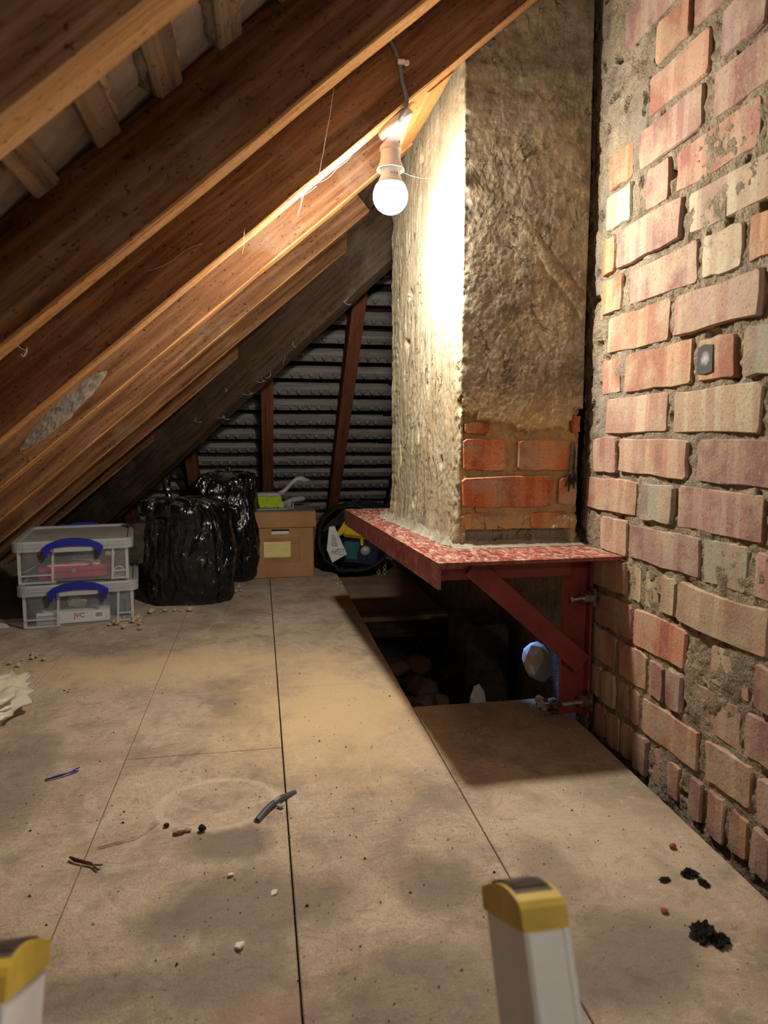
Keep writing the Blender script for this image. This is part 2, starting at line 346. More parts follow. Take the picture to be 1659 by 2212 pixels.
# glowing bulb
t = NT('bulb_glow'); e = t.new('ShaderNodeEmission'); e.inputs[0].default_value = (1.0, 0.94, 0.85, 1); e.inputs[1].default_value = BULB_STRENGTH
t.link(e.outputs[0], t.out.inputs[0]); M['glow'] = t.m
t = NT('bulb_glow_soft'); e = t.new('ShaderNodeEmission'); e.inputs[0].default_value = (1.0, 0.97, 0.93, 1); e.inputs[1].default_value = 12.0
t.link(e.outputs[0], t.out.inputs[0]); M['glow_soft'] = t.m

# ------------------------------------------------------------------ mesh helpers
class MB:
    def __init__(s): s.v = []; s.f = []; s.mi = []; s.cur = 0
    def add(s, vs, fs):
        b = len(s.v); s.v += [tuple(v) for v in vs]
        for f in fs: s.f.append(tuple(b + i for i in f)); s.mi.append(s.cur)
    def box(s, c, d, m=None, ch=0.0):
        c = Vector(c); h = Vector(d) / 2
        if ch <= 0:
            vs = [Vector((sx * h.x, sy * h.y, sz * h.z)) for sx in (-1, 1) for sy in (-1, 1) for sz in (-1, 1)]
            fs = [(0, 1, 3, 2), (4, 6, 7, 5), (0, 4, 5, 1), (2, 3, 7, 6), (0, 2, 6, 4), (1, 5, 7, 3)]
        else:
            pts = []
            for sx in (-1, 1):
                for sy in (-1, 1):
                    for sz in (-1, 1):
                        pts += [Vector((sx * (h.x - ch), sy * (h.y - ch), sz * h.z)), Vector((sx * (h.x - ch), sy * h.y, sz * (h.z - ch))), Vector((sx * h.x, sy * (h.y - ch), sz * (h.z - ch)))]
            bm = bmesh.new(); [bm.verts.new(p) for p in pts]; bmesh.ops.convex_hull(bm, input=bm.verts)
            bmesh.ops.dissolve_limit(bm, angle_limit=0.02, verts=bm.verts, edges=bm.edges)
            bm.verts.index_update(); vs = [v.co.copy() for v in bm.verts]; fs = [tuple(v.index for v in f.verts) for f in bm.faces]; bm.free()
        vs = [(m @ v if m else v) + c for v in vs]
        s.add(vs, fs); return s
    def prism(s, poly, z0, z1, m=None, c=(0, 0, 0)):
        """polygon in xy extruded in z, then rotated by m and moved to c"""
        n = len(poly); c = Vector(c)
        vs = [Vector((x, y, z0)) for x, y in poly] + [Vector((x, y, z1)) for x, y in poly]
        fs = [tuple(range(n))[::-1], tuple(range(n, 2 * n))] + [(i, (i + 1) % n, n + (i + 1) % n, n + i) for i in range(n)]
        s.add([(m @ v if m else v) + c for v in vs], fs); return s
    def tube(s, path, r, n=8, cap=True):
        path = [Vector(p) for p in path]; rs = r if isinstance(r, (list, tuple)) else [r] * len(path)
        rings = []; prev = None
        for i, p in enumerate(path):
            d = (path[min(i + 1, len(path) - 1)] - path[max(i - 1, 0)]).normalized()
            a = prev if prev is not None else (Vector((0, 0, 1)) if abs(d.z) < 0.9 else Vector((1, 0, 0)))
            x = (a - d * a.dot(d)).normalized(); y = d.cross(x); prev = x
            rings.append([p + (x * cos(2 * pi * k / n) + y * sin(2 * pi * k / n)) * rs[i] for k in range(n)])
        vs = [v for rg in rings for v in rg]
        fs = [(i * n + k, i * n + (k + 1) % n, (i + 1) * n + (k + 1) % n, (i + 1) * n + k) for i in range(len(path) - 1) for k in range(n)]
        if cap: fs += [tuple(range(n))[::-1], tuple(range((len(path) - 1) * n, len(path) * n))]
        s.add(vs, fs); return s
    def lathe(s, prof, n=28, m=None, c=(0, 0, 0)):
        c = Vector(c)
        vs = [Vector((r * cos(2 * pi * k / n), r * sin(2 * pi * k / n), z)) for r, z in prof for k in range(n)]
        fs = [(i * n + k, i * n + (k + 1) % n, (i + 1) * n + (k + 1) % n, (i + 1) * n + k) for i in range(len(prof) - 1) for k in range(n)]
        s.add([(m @ v if m else v) + c for v in vs], fs); return s
    def grid(s, fn, nu, nv, closeu=False):
        vs = [fn(i / (nu if closeu else nu - 1), j / (nv - 1)) for j in range(nv) for i in range(nu)]
        fs = []
        for j in range(nv - 1):
            for i in range(nu if closeu else nu - 1):
                i2 = (i + 1) % nu
                fs.append((j * nu + i, j * nu + i2, (j + 1) * nu + i2, (j + 1) * nu + i))
        s.add(vs, fs); return s
    def build(s, name, mat, parent=None, loc=(0, 0, 0), smooth=False, mats=None, rot=None):
        me = bpy.data.meshes.new(name); me.from_pydata(s.v, [], s.f); me.update()
        for m_ in (mats or [mat]): me.materials.append(M[m_] if isinstance(m_, str) else m_)
        if mats: me.polygons.foreach_set('material_index', s.mi)
        if smooth: me.polygons.foreach_set('use_smooth', [True] * len(me.polygons))
        o = bpy.data.objects.new(name, me); COL.objects.link(o); o.location = loc
        if rot: o.rotation_euler = rot
        if parent: o.parent = parent
        return o

def fixn(o):
    bm = bmesh.new(); bm.from_mesh(o.data); bmesh.ops.recalc_face_normals(bm, faces=bm.faces); bm.to_mesh(o.data); bm.free(); return o
def tag(o, label=None, cat=None, group=None, kind=None):
    if label: o['label'] = label
    if cat: o['category'] = cat
    if group: o['group'] = group
    if kind: o['kind'] = kind
    return o
def empty(name, loc=(0, 0, 0), rz=0.0):
    o = bpy.data.objects.new(name, None); COL.objects.link(o); o.location = loc; o.rotation_euler = (0, 0, rz); o.empty_display_size = 0.05; return o
def copy_tree(o, parent=None):
    c = o.copy(); COL.objects.link(c); c.parent = parent
    for ch in o.children: copy_tree(ch, c)
    return c
def fr(x, y, z, k=1.0): return noise.fractal(Vector((x, y, z)), 0.6, 2.0, 4) * k
def rough_beam(name, p0, p1, up, w, h, mat, parent=None, jit=0.0012, nseg=14, ch=0.003, seed=0, under=None):
    """sawn timber from p0 to p1 (centre line), w wide, h deep; local X runs along the grain"""
    p0 = Vector(p0); p1 = Vector(p1); d = (p1 - p0); L = d.length; d.normalize(); up = Vector(up); up = (up - d * up.dot(d)).normalized(); y = up.cross(d)
    mb = MB(); a, b = w / 2, h / 2
    sec = [(-a + ch, -b), (a - ch, -b), (a, -b + ch), (a, b - ch), (a - ch, b), (-a + ch, b), (-a, b - ch), (-a, -b + ch)]
    vs = []
    for i in range(nseg + 1):
        x = -L / 2 + L * i / nseg
        for k, (sy, sz) in enumerate(sec):
            vs.append((x, sy + jit * 2 * noise.noise(Vector((x * 9, k // 2 * 3.1, seed * 7.7))), sz + jit * 2 * noise.noise(Vector((x * 9, k // 2 * 5.3, seed * 3.3 + 20)))))
    fs = [(i * 8 + k, (i + 1) * 8 + k, (i + 1) * 8 + (k + 1) % 8, i * 8 + (k + 1) % 8) for i in range(nseg) for k in range(8)]
    fs += [tuple(range(8)), tuple(range(nseg * 8, nseg * 8 + 8))[::-1]]
    mb.add(vs, fs)
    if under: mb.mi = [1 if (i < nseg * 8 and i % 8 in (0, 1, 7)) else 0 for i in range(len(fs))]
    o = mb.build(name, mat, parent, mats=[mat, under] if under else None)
    mw = Matrix((d, y, up)).transposed().to_4x4(); mw.translation = (p0 + p1) / 2
    o.matrix_world = mw
    fixn(o)
    return o

# ================================================================== STRUCTURE
TH = radians(40.35); T = tan(TH); Z0 = 1.051          # underside of the rafters: z = Z0 + T*x
NL = Vector((-sin(TH), 0, cos(TH)))                    # outward normal of the rafter plane beside the boxes
YE = 4.18                                              # eaves line of the hip end
NB = Vector((0, sin(TH), cos(TH)))
HIPC = 2.94                                            # plan line x + y of the hip's face
XW = 0.73                                              # face of the brick wall

# ---- floor: chipboard boards over a plaster ceiling
mb = MB()
zc = -0.36
mb.box((-0.9, 1.9, zc), (1.22, 4.8, 0.03)); mb.box((0.55, 1.9, zc), (0.40, 4.8, 0.03)); mb.box((0.035, 2.45, zc), (0.66, 3.66, 0.03))
floor = mb.build('floor', 'cement'); tag(floor, kind='structure')
def board(x0, x1, y0, y1, z=0.0, mat='floor', x1b=None):
    g = 0.0007; mb = MB()
    if abs(x0 - 0.035) < 1e-6: x0 += 0.0012
    xb = x1 if x1b is None else x1b     # x at the far end
    cx, cy = (x0 + x1) / 2, (y0 + y1) / 2
    lo, hi = [(x0 + g, y0 + g), (x1 - g, y0 + g), (xb - g, y1 - g), (x0 + g, y1 - g)], 0
    e = 0.0012
    pts = lo
    ins = [(x0 + g + e, y0 + g + e), (x1 - g - e, y0 + g + e), (xb - g - e, y1 - g - e), (x0 + g + e, y1 - g - e)]
    vs = [(x - cx, y - cy, -0.018) for x, y in pts] + [(x - cx, y - cy, -e) for x, y in pts] + [(x - cx, y - cy, 0) for x, y in ins]
    fs = [(3, 2, 1, 0)]; mb.add(vs, []); 
    mb.f = [(3, 2, 1, 0)] + [(i, (i + 1) % 4, 4 + (i + 1) % 4, 4 + i) for i in range(4)] + [(4 + i, 4 + (i + 1) % 4, 8 + (i + 1) % 4, 8 + i) for i in range(4)] + [(8, 9, 10, 11)]
    mb.mi = [0] + [1] * 4 + [0] * 5
    return mb.build('floorboard', None, floor, (cx, cy, z), mats=[mat, 'board_edge'])
XS = [-1.22, -0.905, -0.595, -0.280, 0.035, 0.355]
joints = {0: [-0.5, 0.7, 1.9, 3.1, 3.75], 1: [-0.5, 0.9, 2.1, 3.3, 3.75], 2: [-0.5, 0.50, 1.72, 2.94, 3.75], 3: [0.60, 1.42, 2.64, 3.75], 4: [0.60, 1.775, 2.99, 3.75]}
for ci in range(5):
    ys = joints[ci]
    for j in range(len(ys) - 1): board(XS[ci], XS[ci + 1], ys[j], ys[j + 1], random.uniform(-0.0012, 0.0))
board(0.355, 0.690, -0.5, 0.56, -0.001, x1b=0.688)
board(0.355, 0.690, 0.56, 1.588, 0.0, x1b=0.716)
board(0.357, 0.700, 2.52, 3.75, -0.022, 'shaded_board')
# hatch lining
for c, d in (((-0.268, 0.05, -0.19), (0.02, 1.1, 0.33)), ((0.343, 0.05, -0.19), (0.02, 1.1, 0.33)), ((0.035, 0.59, -0.19), (0.6, 0.018, 0.33))):
    tag(MB().box(c, d).build('trim_%d' % (1 + int(d[0] > 0.1) * 2 + int(c[0] > 0.2)), 'joist'), kind='structure')
# joists seen in the opening
for i, (y, x0, x1) in enumerate(((1.66, -1.2, 0.33), (2.58, -1.2, 0.70), (1.52, 0.36, 0.70))):
    o = rough_beam('joist', (x0, y, -0.068), (x1, y, -0.068), (0, 0, 1), 0.045, 0.095, 'joist', seed=80 + i)
    tag(o, ['dark floor joist under the chipboard behind the opening edge', 'dark floor joist carrying the sunken board at the back of the opening', 'dark floor joist under the near lip of the opening'][i], 'joist', 'floor joists')

# ---- brick wall on the camera's right
rows = {
 0: [(1.394,1.344),(1.337,1.285),(1.281,1.233),(1.227,1.179),(1.164,1.124),(1.111,1.077),(1.044,1.007),(0.995,0.950),(0.937,0.897),(0.884,0.845),(0.832,0.79),(0.78,0.735)],
 1: [(1.42,1.372),(1.365,1.311),(1.305,1.255),(1.243,1.215),(1.205,1.026),(1.005,0.897),(0.88,0.665)],
 2: [(1.42,1.315),(1.300,1.195),(1.180,1.136),(1.123,1.076),(1.051,0.93),(0.918,0.80)],
 3: [(1.43,1.26),(1.245,1.077),(1.010,0.916),(0.897,0.79)],
 4: [(1.439,1.284),(1.264,1.231),(1.217,1.169),(1.157,1.111),(1.102,0.880)],
 5: [(1.395,1.282),(1.275,1.050),(1.040,0.935),(0.916,0.80)],
 6: [(1.466,1.254),(1.235,1.130),(1.117,0.903)],
 7: [(1.436,1.337),(1.325,1.096),(1.066,0.845)],
 8: [(1.386,1.159),(1.140,0.921)],
 9: [(1.413,1.337),(1.317,1.093),(1.074,0.982),(0.959,0.85)],
 10: [(1.394,1.167),(1.145,0.931)],
 11: [(1.420,1.338),(1.311,1.093),(1.081,0.982),(0.967,0.86)],
 12: [(1.423,1.373),(1.361,1.140),(1.125,0.915)],
 13: [(1.413,1.313),(1.263,1.188),(1.168,0.959),(0.945,0.84)],
 14: [(1.412,1.316),(1.293,1.096),(1.068,0.86)],
 15: [(1.262,1.084),(1.055,0.955),(0.94,0.735)],
 16: [(1.245,1.145),(1.128,0.92)],
 17: [(1.36,1.14),(1.12,1.02),(1.005,0.79)],
 18: [(1.40,1.19),(1.175,0.955)],
 19: [(1.30,1.09),(1.07,0.97)],
}
ZR = lambda r: 0.028 + 0.0834 * r
salmon, mauve, buff, grey, orange = (0.375, 0.20, 0.135), (0.315, 0.195, 0.16), (0.37, 0.275, 0.175), (0.26, 0.21, 0.165), (0.40, 0.175, 0.085)
tints = {(13,0): (0.36, 0.30, 0.21), (14,0): orange, (12,0): orange, (11,0): orange, (11,2): (0.36, 0.30, 0.21), (9,0): salmon, (9,3): grey, (5,2): grey, (4,4): buff, (4,1): buff, (4,2): buff, (4,3): buff, (6,1): grey, (6,0): salmon, (3,1): (0.42,0.17,0.11), (7,2): mauve, (12,2): (0.38, 0.29, 0.21), (6,2): mauve}
allb = []
for r, bl in rows.items():
    for k, (a, b) in enumerate(bl): allb.append((r, k, a, b))
    y = min(b for a, b in bl); i = 0
    while y > 0.35:                                    # goes on towards the hatch
        L = 0.215 if (i + r) % 2 == 0 else 0.10
        allb.append((r, 50 + i, y - 0.014, max(y - 0.014 - L, 0.3))); y -= L + 0.014; i += 1
# bedding: a rough mortar face with pits and bulges
taken = [(ZR(r), a, b) for r, k, a, b in allb]
def mortar_x(y, z):
    x = XW + 0.0030 - 0.005 * fr(0, y * 11, z * 11) - 0.003 * fr(3, y * 45, z * 45)
    if z > 1.23 and 1.27 < y < 1.44 and z < 1.32: x -= 0.006           # patch of render left of the stack
    if 1.41 < z and y > 1.27: x -= 0.004
    pit = noise.noise(Vector((8, y * 30, z * 30)))
    if pit > 0.42: x += (pit - 0.42) * 0.07
    return min(max(x, XW + 0.0005), XW + 0.03)
mb = MB()
ny, nz = 250, 460
mb.grid(lambda u, v: (lambda y, z: (mortar_x(y, z), y, z))(0.55 + 0.95 * u, -0.10 + 1.85 * v), ny, nz)
mb.grid(lambda u, v: (XW + 0.008 - 0.004 * fr(0, u * 15, v * 20), -0.4 + 0.955 * u, -0.40 + 2.3 * v), 60, 120)
mb.box((XW + 0.10, 1.9, 0.7), (0.14, 4.7, 2.6))
wall = mb.build('wall_right', 'mortar', smooth=False); tag(wall, kind='structure')
def brick_mesh(L, H, seed, depth=0.05, corner=0.0045):
    """front face towards -X; ragged arris"""
    rg = random.Random(seed); hl, hh = L / 2, H / 2; c = min(corner, L * 0.18)
    per = [(-hl + c, -hh), (0, -hh), (hl - c, -hh), (hl, -hh + c), (hl, hh - c), (hl - c, hh), (0, hh), (-hl + c, hh), (-hl, hh - c), (-hl, -hh + c)]
    q_ = []
    for i in range(len(per)):
        a_, b_ = per[i], per[(i + 1) % len(per)]; q_.append(a_)
        if math.hypot(a_[0] - b_[0], a_[1] - b_[1]) > 0.03: q_.append(((a_[0] + b_[0]) / 2, (a_[1] + b_[1]) / 2))
    per = [(a + rg.uniform(-1, 1) * 0.0026, b + rg.uniform(-1, 1) * 0.0026) for a, b in q_]
    n = len(per); tx = rg.uniform(-0.003, 0.003); ty = rg.uniform(-0.008, 0.008); tz = rg.uniform(-0.02, 0.02)
    e = 0.0018
    f0 = [(tx + ty * a + tz * b, a * (1 - e / hl * 1.0) if hl > e else a, b * (1 - e / hh)) for a, b in per]
    f1 = [(tx + ty * a + tz * b + 0.003 + rg.uniform(0, 0.002), a, b) for a, b in per]
    f2 = [(depth, a, b) for a, b in per]
    vs = f0 + f1 + f2
    fs = [tuple(range(n))[::-1]] + [(i, (i + 1) % n, n + (i + 1) % n, n + i) for i in range(n)] + [(n + i, n + (i + 1) % n, 2 * n + (i + 1) % n, 2 * n + i) for i in range(n)]
    me = bpy.data.meshes.new('brick'); me.from_pydata(vs, [], fs); me.materials.append(M['brick']); return me
rb = random.Random(3)
for idx, (r, k, a, b) in enumerate(allb):
    if a - b < 0.02: continue
    o = bpy.data.objects.new('brick', brick_mesh(a - b, 0.0715 + rb.uniform(-0.003, 0.003), idx)); COL.objects.link(o); fixn(o)
    o.parent = wall; o.location = (XW - 0.002 + rb.uniform(-0.0025, 0.003), (a + b) / 2, ZR(r) + rb.uniform(-0.0015, 0.0015))
    o.rotation_euler = (radians(rb.uniform(-0.6, 0.6)), 0, 0)
    tc = tints.get((r, k)) or rb.choice([salmon, salmon, mauve, mauve, (0.37, 0.23, 0.17), (0.41, 0.27, 0.19)])
    o.color = (*[x * rb.uniform(0.93, 1.07) for x in tc], 1)

o = MB().box((-0.2, 4.02, -0.10), (2.6, 0.10, 0.56)).build('wall_back', 'mortar'); tag(o, kind='structure')
o = MB().box((-1.20, 1.8, -0.12), (0.08, 4.5, 0.50)).build('wall_left', 'mortar'); tag(o, kind='structure')
o = fixn(MB().prism([(-0.020, -0.022), (0.0, -0.025), (0.021, -0.022), (0.020, 0.020), (0.004, 0.024), (-0.019, 0.021)], 0.0, 0.0016, Matrix(((0, 0, -1), (1, 0, 0), (0, 1, 0)))).build('paint_smear', 'smear', wall, (XW - 0.0042, 1.052, ZR(9)))); o['label'] = 'black smear with a white spot'
# ---- roof slope beside the boxes (tiles, battens)
def on_left(x, off): return Vector((x, 0, Z0 + T * x)) + NL * off
mb = MB()
a0 = on_left(-1.45, 0.175); a1 = on_left(0.95, 0.175)
mb.add([(a0.x, -0.6, a0.z), (a1.x, -0.6, a1.z), (a1.x, 4.3, a1.z), (a0.x, 4.3, a0.z)], [(0, 1, 2, 3)])
n2 = NL * 0.02
mb.add([Vector((a0.x, -0.6, a0.z)) + n2, Vector((a1.x, -0.6, a1.z)) + n2, Vector((a1.x, 4.3, a1.z)) + n2, Vector((a0.x, 4.3, a0.z)) + n2], [(3, 2, 1, 0)])
ceil_l = mb.build('ceiling_side_slope', 'sheet'); tag(ceil_l, kind='structure')
dl = Vector((cos(TH), 0, sin(TH)))
DX = 0.0795
rot_l = Matrix((dl, Vector((0, 1, 0)), NL)).transposed()
bat_me = None
k0 = -11
for k in range(k0, 14):
    x = -0.258 + DX * k
    c = on_left(0, 0.1125); s = (x + NL.x * -0.1) ; p = on_left(x + 0.0647, 0.1225)
    o = rough_beam('batten', (p.x, -0.5, p.z), (p.x, 3.9, p.z), NL, 0.040, 0.025, 'batten', jit=0.0016, nseg=22, seed=100 + k)
    o.parent = ceil_l
# plain tile: nibbed slab, local x up the slope, y along the batten
mb = MB(); mb.box((0, 0, 0), (0.074, 0.160, 0.010), ch=0.002); 
o = mb.build('tile', 'tile_pale'); tile_me = o.data; bpy.data.objects.remove(o)
rt_ = random.Random(11)
for k in range(-4, 9):
    x = -0.258 + DX * k + 0.0647
    for j in range(8):
        y = 0.32 + 0.163 * j + (0.08 if k % 2 else 0)
        o = bpy.data.objects.new('tile', tile_me); COL.objects.link(o); o.parent = ceil_l
        p = on_left(x + DX / 2, 0.1275)
        m = rot_l @ Matrix.Rotation(radians(-4 + rt_.uniform(-1, 1)), 3, 'Y')
        o.rotation_euler = m.to_euler(); o.location = (p.x, y, p.z + rt_.uniform(-0.001, 0.001))
# old mortar torching clinging to the battens
for q, (k, y0, y1, sd) in enumerate(((0, 0.62, 0.93, -1), (1, 0.70, 1.0, 1), (2, 0.60, 1.0, -1), (2, 0.7, 0.98, 1), (3, 0.6, 1.0, -1), (4, 0.7, 1.0, 1), (5, 0.7, 1.0, 1))):
    p = on_left(-0.258 + DX * k + 0.0647 + sd * 0.019, 0.124); n = 16
    def fn(u, v):
        y = y0 + (y1 - y0) * u; r = 0.011 * (0.7 + 0.7 * fr(q * 3, y * 30, v * 3)) * (1 if 0.02 < u < 0.98 else 0.3)
        an = 2 * pi * v
        return (dl * cos(an) + NL * sin(an)) * r + Vector((p.x, y, p.z))
    MB().grid(fn, n, 9).build('torching', 'stone_tan' if q % 2 else 'mortar', ceil_l, smooth=True)

# ---- hip end slope (grey interlocking tiles on battens)
mb = MB()
def on_back(x, r, off): return Vector((x, YE - cos(TH) * r, sin(TH) * r)) + NB * off
q = [on_back(-1.5, -0.3, 0.165), on_back(0.85, -0.3, 0.165), on_back(0.85, 2.9, 0.165), on_back(-1.5, 2.9, 0.165)]
mb.add(q, [(0, 1, 2, 3)]); mb.add([v + NB * 0.02 for v in q], [(3, 2, 1, 0)])
ceil_b = mb.build('ceiling_hip_end', 'sheet'); tag(ceil_b, kind='structure')
db = Vector((0, -cos(TH), sin(TH)))
rot_b = Matrix((Vector((1, 0, 0)), db, NB)).transposed()
G = 0.107
# hooked head of a tile: lobed lower edge that laps the batten; local x across, y up the slope
Wt = 0.195
out = []
for u, d in [(-.5, .007), (-.44, .007), (-.41, -.007), (-.36, -.007), (-.33, .007), (-.235, .007), (-.215, -.002), (-.19, -.010), (-.15, -.010), (-.125, -.002), (-.105, .007), (0.0, .007), (.03, -.007), (.08, -.007), (.11, .007), (.22, .007), (.24, -.002), (.265, -.010), (.305, -.010), (.33, -.002), (.35, .007), (.5, .007)]:
    out.append((u * Wt, d))
poly = out + [(Wt * 0.5, 0.062), (-Wt * 0.5, 0.062)]
o = fixn(MB().prism(poly, -0.004, 0.004).build('tile', 'tile')); tme = o.data; bpy.data.objects.remove(o)
rt_ = random.Random(5)
r0 = 0.232
for k in range(-1, 20):
    r = r0 + G * k
    y = YE - cos(TH) * r
    xa = max(HIPC - y - 0.12, -1.3)                     # stops behind the hip
    xb = 0.72
    if xa > 0.6: continue
    p = on_back(0, r + 0.021, 0.1125)
    o = rough_beam('batten', (xa, p.y, p.z), (xb, p.y, p.z), NB, 0.046, 0.025, 'batten_dark', jit=0.0014, nseg=12, seed=200 + k); o.parent = ceil_b
    x = xb - Wt / 2 - (0.1 if k % 2 else 0.0)
    while x > xa + 0.04:
        o = bpy.data.objects.new('tile', tme); COL.objects.link(o); o.parent = ceil_b
        m = rot_b @ Matrix.Rotation(radians(4 + rt_.uniform(-0.6, 0.6)), 3, 'X') @ Matrix.Rotation(radians(rt_.uniform(-0.5, 0.5)), 3, 'Z')
        o.rotation_euler = m.to_euler(); o.location = on_back(x, r + 0.030 + rt_.uniform(-0.001, 0.001), 0.0925)
        x -= Wt + 0.0015

# ================================================================== ROOF TIMBERS
def rafter(y, x0, x1, label, seed, mat='rafter'):
    dp_ = 0.119 if 0.9 < y < 1.2 else 0.112; p0 = on_left(x0, dp_ / 2); p1 = on_left(x1, dp_ / 2)
    o = rough_beam('rafter', (p0.x, y + 0.0225, p0.z), (p1.x, y + 0.0225, p1.z), NL, 0.045, dp_, mat, nseg=26, seed=seed, under='rafter_under')
    return tag(o, label, 'rafter', 'sloping rafters beside the boxes')
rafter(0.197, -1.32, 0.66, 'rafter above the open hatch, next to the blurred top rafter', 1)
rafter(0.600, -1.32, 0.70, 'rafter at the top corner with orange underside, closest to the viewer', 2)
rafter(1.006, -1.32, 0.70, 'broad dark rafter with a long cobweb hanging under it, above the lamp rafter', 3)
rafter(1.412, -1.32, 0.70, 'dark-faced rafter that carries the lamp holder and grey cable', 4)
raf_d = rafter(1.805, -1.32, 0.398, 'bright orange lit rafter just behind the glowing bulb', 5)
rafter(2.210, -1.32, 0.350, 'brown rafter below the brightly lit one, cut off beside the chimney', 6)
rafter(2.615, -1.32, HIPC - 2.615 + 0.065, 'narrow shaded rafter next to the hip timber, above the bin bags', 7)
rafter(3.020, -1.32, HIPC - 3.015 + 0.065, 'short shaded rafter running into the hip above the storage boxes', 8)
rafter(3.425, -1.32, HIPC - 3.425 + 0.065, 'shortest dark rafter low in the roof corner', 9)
# old mortar smear on the lit rafter
mb = MB()
def smear(u, v):
    p = Vector((-0.57, 1.8035, 0)).lerp(Vector((-0.36, 1.8035, 0)), u); zc_ = Z0 + T * p.x + 0.052 + 0.012 * u; w_ = 0.030 * (sin(pi * u) ** 0.6 if 0 < u < 1 else 0) * (1 + 0.15 * fr(u * 4, 0, 3))
    e_ = abs(2 * v - 1)
    return Vector((p.x, 1.8050 - 0.0022 * (1 - e_ ** 3) * (1 if 0 < u < 1 else 0) - 0.0015 * fr(u * 30, v * 12, 0), zc_ + (v - 0.5) * 2 * w_))
mb.grid(smear, 70, 18)
sm = mb.build('mortar_smear', 'stone_grey', None, smooth=True); sm.parent = raf_d; sm.matrix_parent_inverse = raf_d.matrix_world.inverted(); sm['label'] = 'pale grey mortar smear'
# trimmer between the cut rafter and the stack
p = on_left(0.375, 0.045)
tag(rough_beam('trimmer', (p.x, 1.86, p.z), (p.x, 2.25, p.z), NL, 0.05, 0.085, 'hip', seed=21), 'short trimmer timber beside the chimney under the bulb', 'timber')
p = on_left(0.378, 0.020)
tag(rough_beam('trimmer', (p.x + 0.004, 1.462, p.z), (p.x - 0.004, 1.80, p.z), NL, 0.072, 0.040, 'new_wood', seed=22), 'orange trimmer timber along the top of the chimney beside the lamp holder', 'timber')
# hip
hd = Vector((1, -1, T)).normalized()
hu = (Vector((0, 0, 1)) - hd * hd.z).normalized()
base = Vector((-1.24, 4.18, 0)) + Vector((1, 1, 0)).normalized() * 0.03
c0 = base - hd * 0.10 - hu * 0.025; c1 = base + hd * 2.92 - hu * 0.025
tag(rough_beam('hip_rafter', c0, c1, hu, 0.055, 0.25, 'hip', jit=0.003, nseg=40, seed=30), 'deep dark hip timber with cobwebs running diagonally above the bags', 'rafter')
# jack rafters of the hip end
for i, (xj, lab) in enumerate(((0.405, 'tall reddish jack rafter against the grey tiles, beside the chimney'), (0.042, 'middle reddish jack rafter rising behind the cardboard box'), (-0.336, 'short reddish jack rafter rising behind the bin bags'), (-0.70, 'lowest jack rafter in the dark corner behind the storage boxes'))):
    yt = HIPC - xj + 0.07
    a = Vector((xj, YE + 0.05, 0)); rr0 = -0.02; rr1 = (YE - yt) / cos(TH)
    o = rough_beam('jack_rafter', on_back(xj, rr0, 0.05), on_back(xj - 0.004, rr1, 0.05), NB, 0.056, 0.10, 'rafter_red', nseg=14, seed=40 + i)
    tag(o, lab, 'rafter', 'jack rafters of the hip end')

# ================================================================== CHIMNEY
chim = empty('chimney_stack', (0.56, 1.75, 0.40)); tag(chim, 'cement-rendered chimney stack with bare bricks at its foot, standing on the red plate', 'chimney')
FL = Vector((0.434, 1.472, 0)); FR = Vector((0.712, 1.462, 0)); BL = Vector((0.398, 2.09, 0)); BR = Vector((0.712, 2.09, 0))
per = []                                                # perimeter samples: (pos, outward normal, face id, t)
nl = 170; nf = 90
nrmL = Vector((-(FL - BL).y, (FL - BL).x, 0)).normalized()
if nrmL.x > 0: nrmL = -nrmL
for i in range(nl): u = i / nl; per.append((BL.lerp(FL, u), nrmL, 0, u))
nrmF = Vector((0, -1, 0))
for i in range(nf + 1): u = i / nf; per.append((FL.lerp(FR, u), nrmF if 0 < i < nf else (nrmF + (nrmL if i == 0 else Vector((1, 0, 0)))).normalized(), 1, u))
for i in range(1, 6): u = i / 6; per.append((FR.lerp(BR, u), Vector((1, 0, 0)), 2, u))
for i in range(0, 5): u = i / 5; per.append((BR.lerp(BL, u), Vector((0, 1, 0)), 3, u))
zt = 1.86; nzc = 400; zb = 0.409
ZTOP = [zb + (zt - zb) * j / (nzc - 1) for j in range(nzc)]
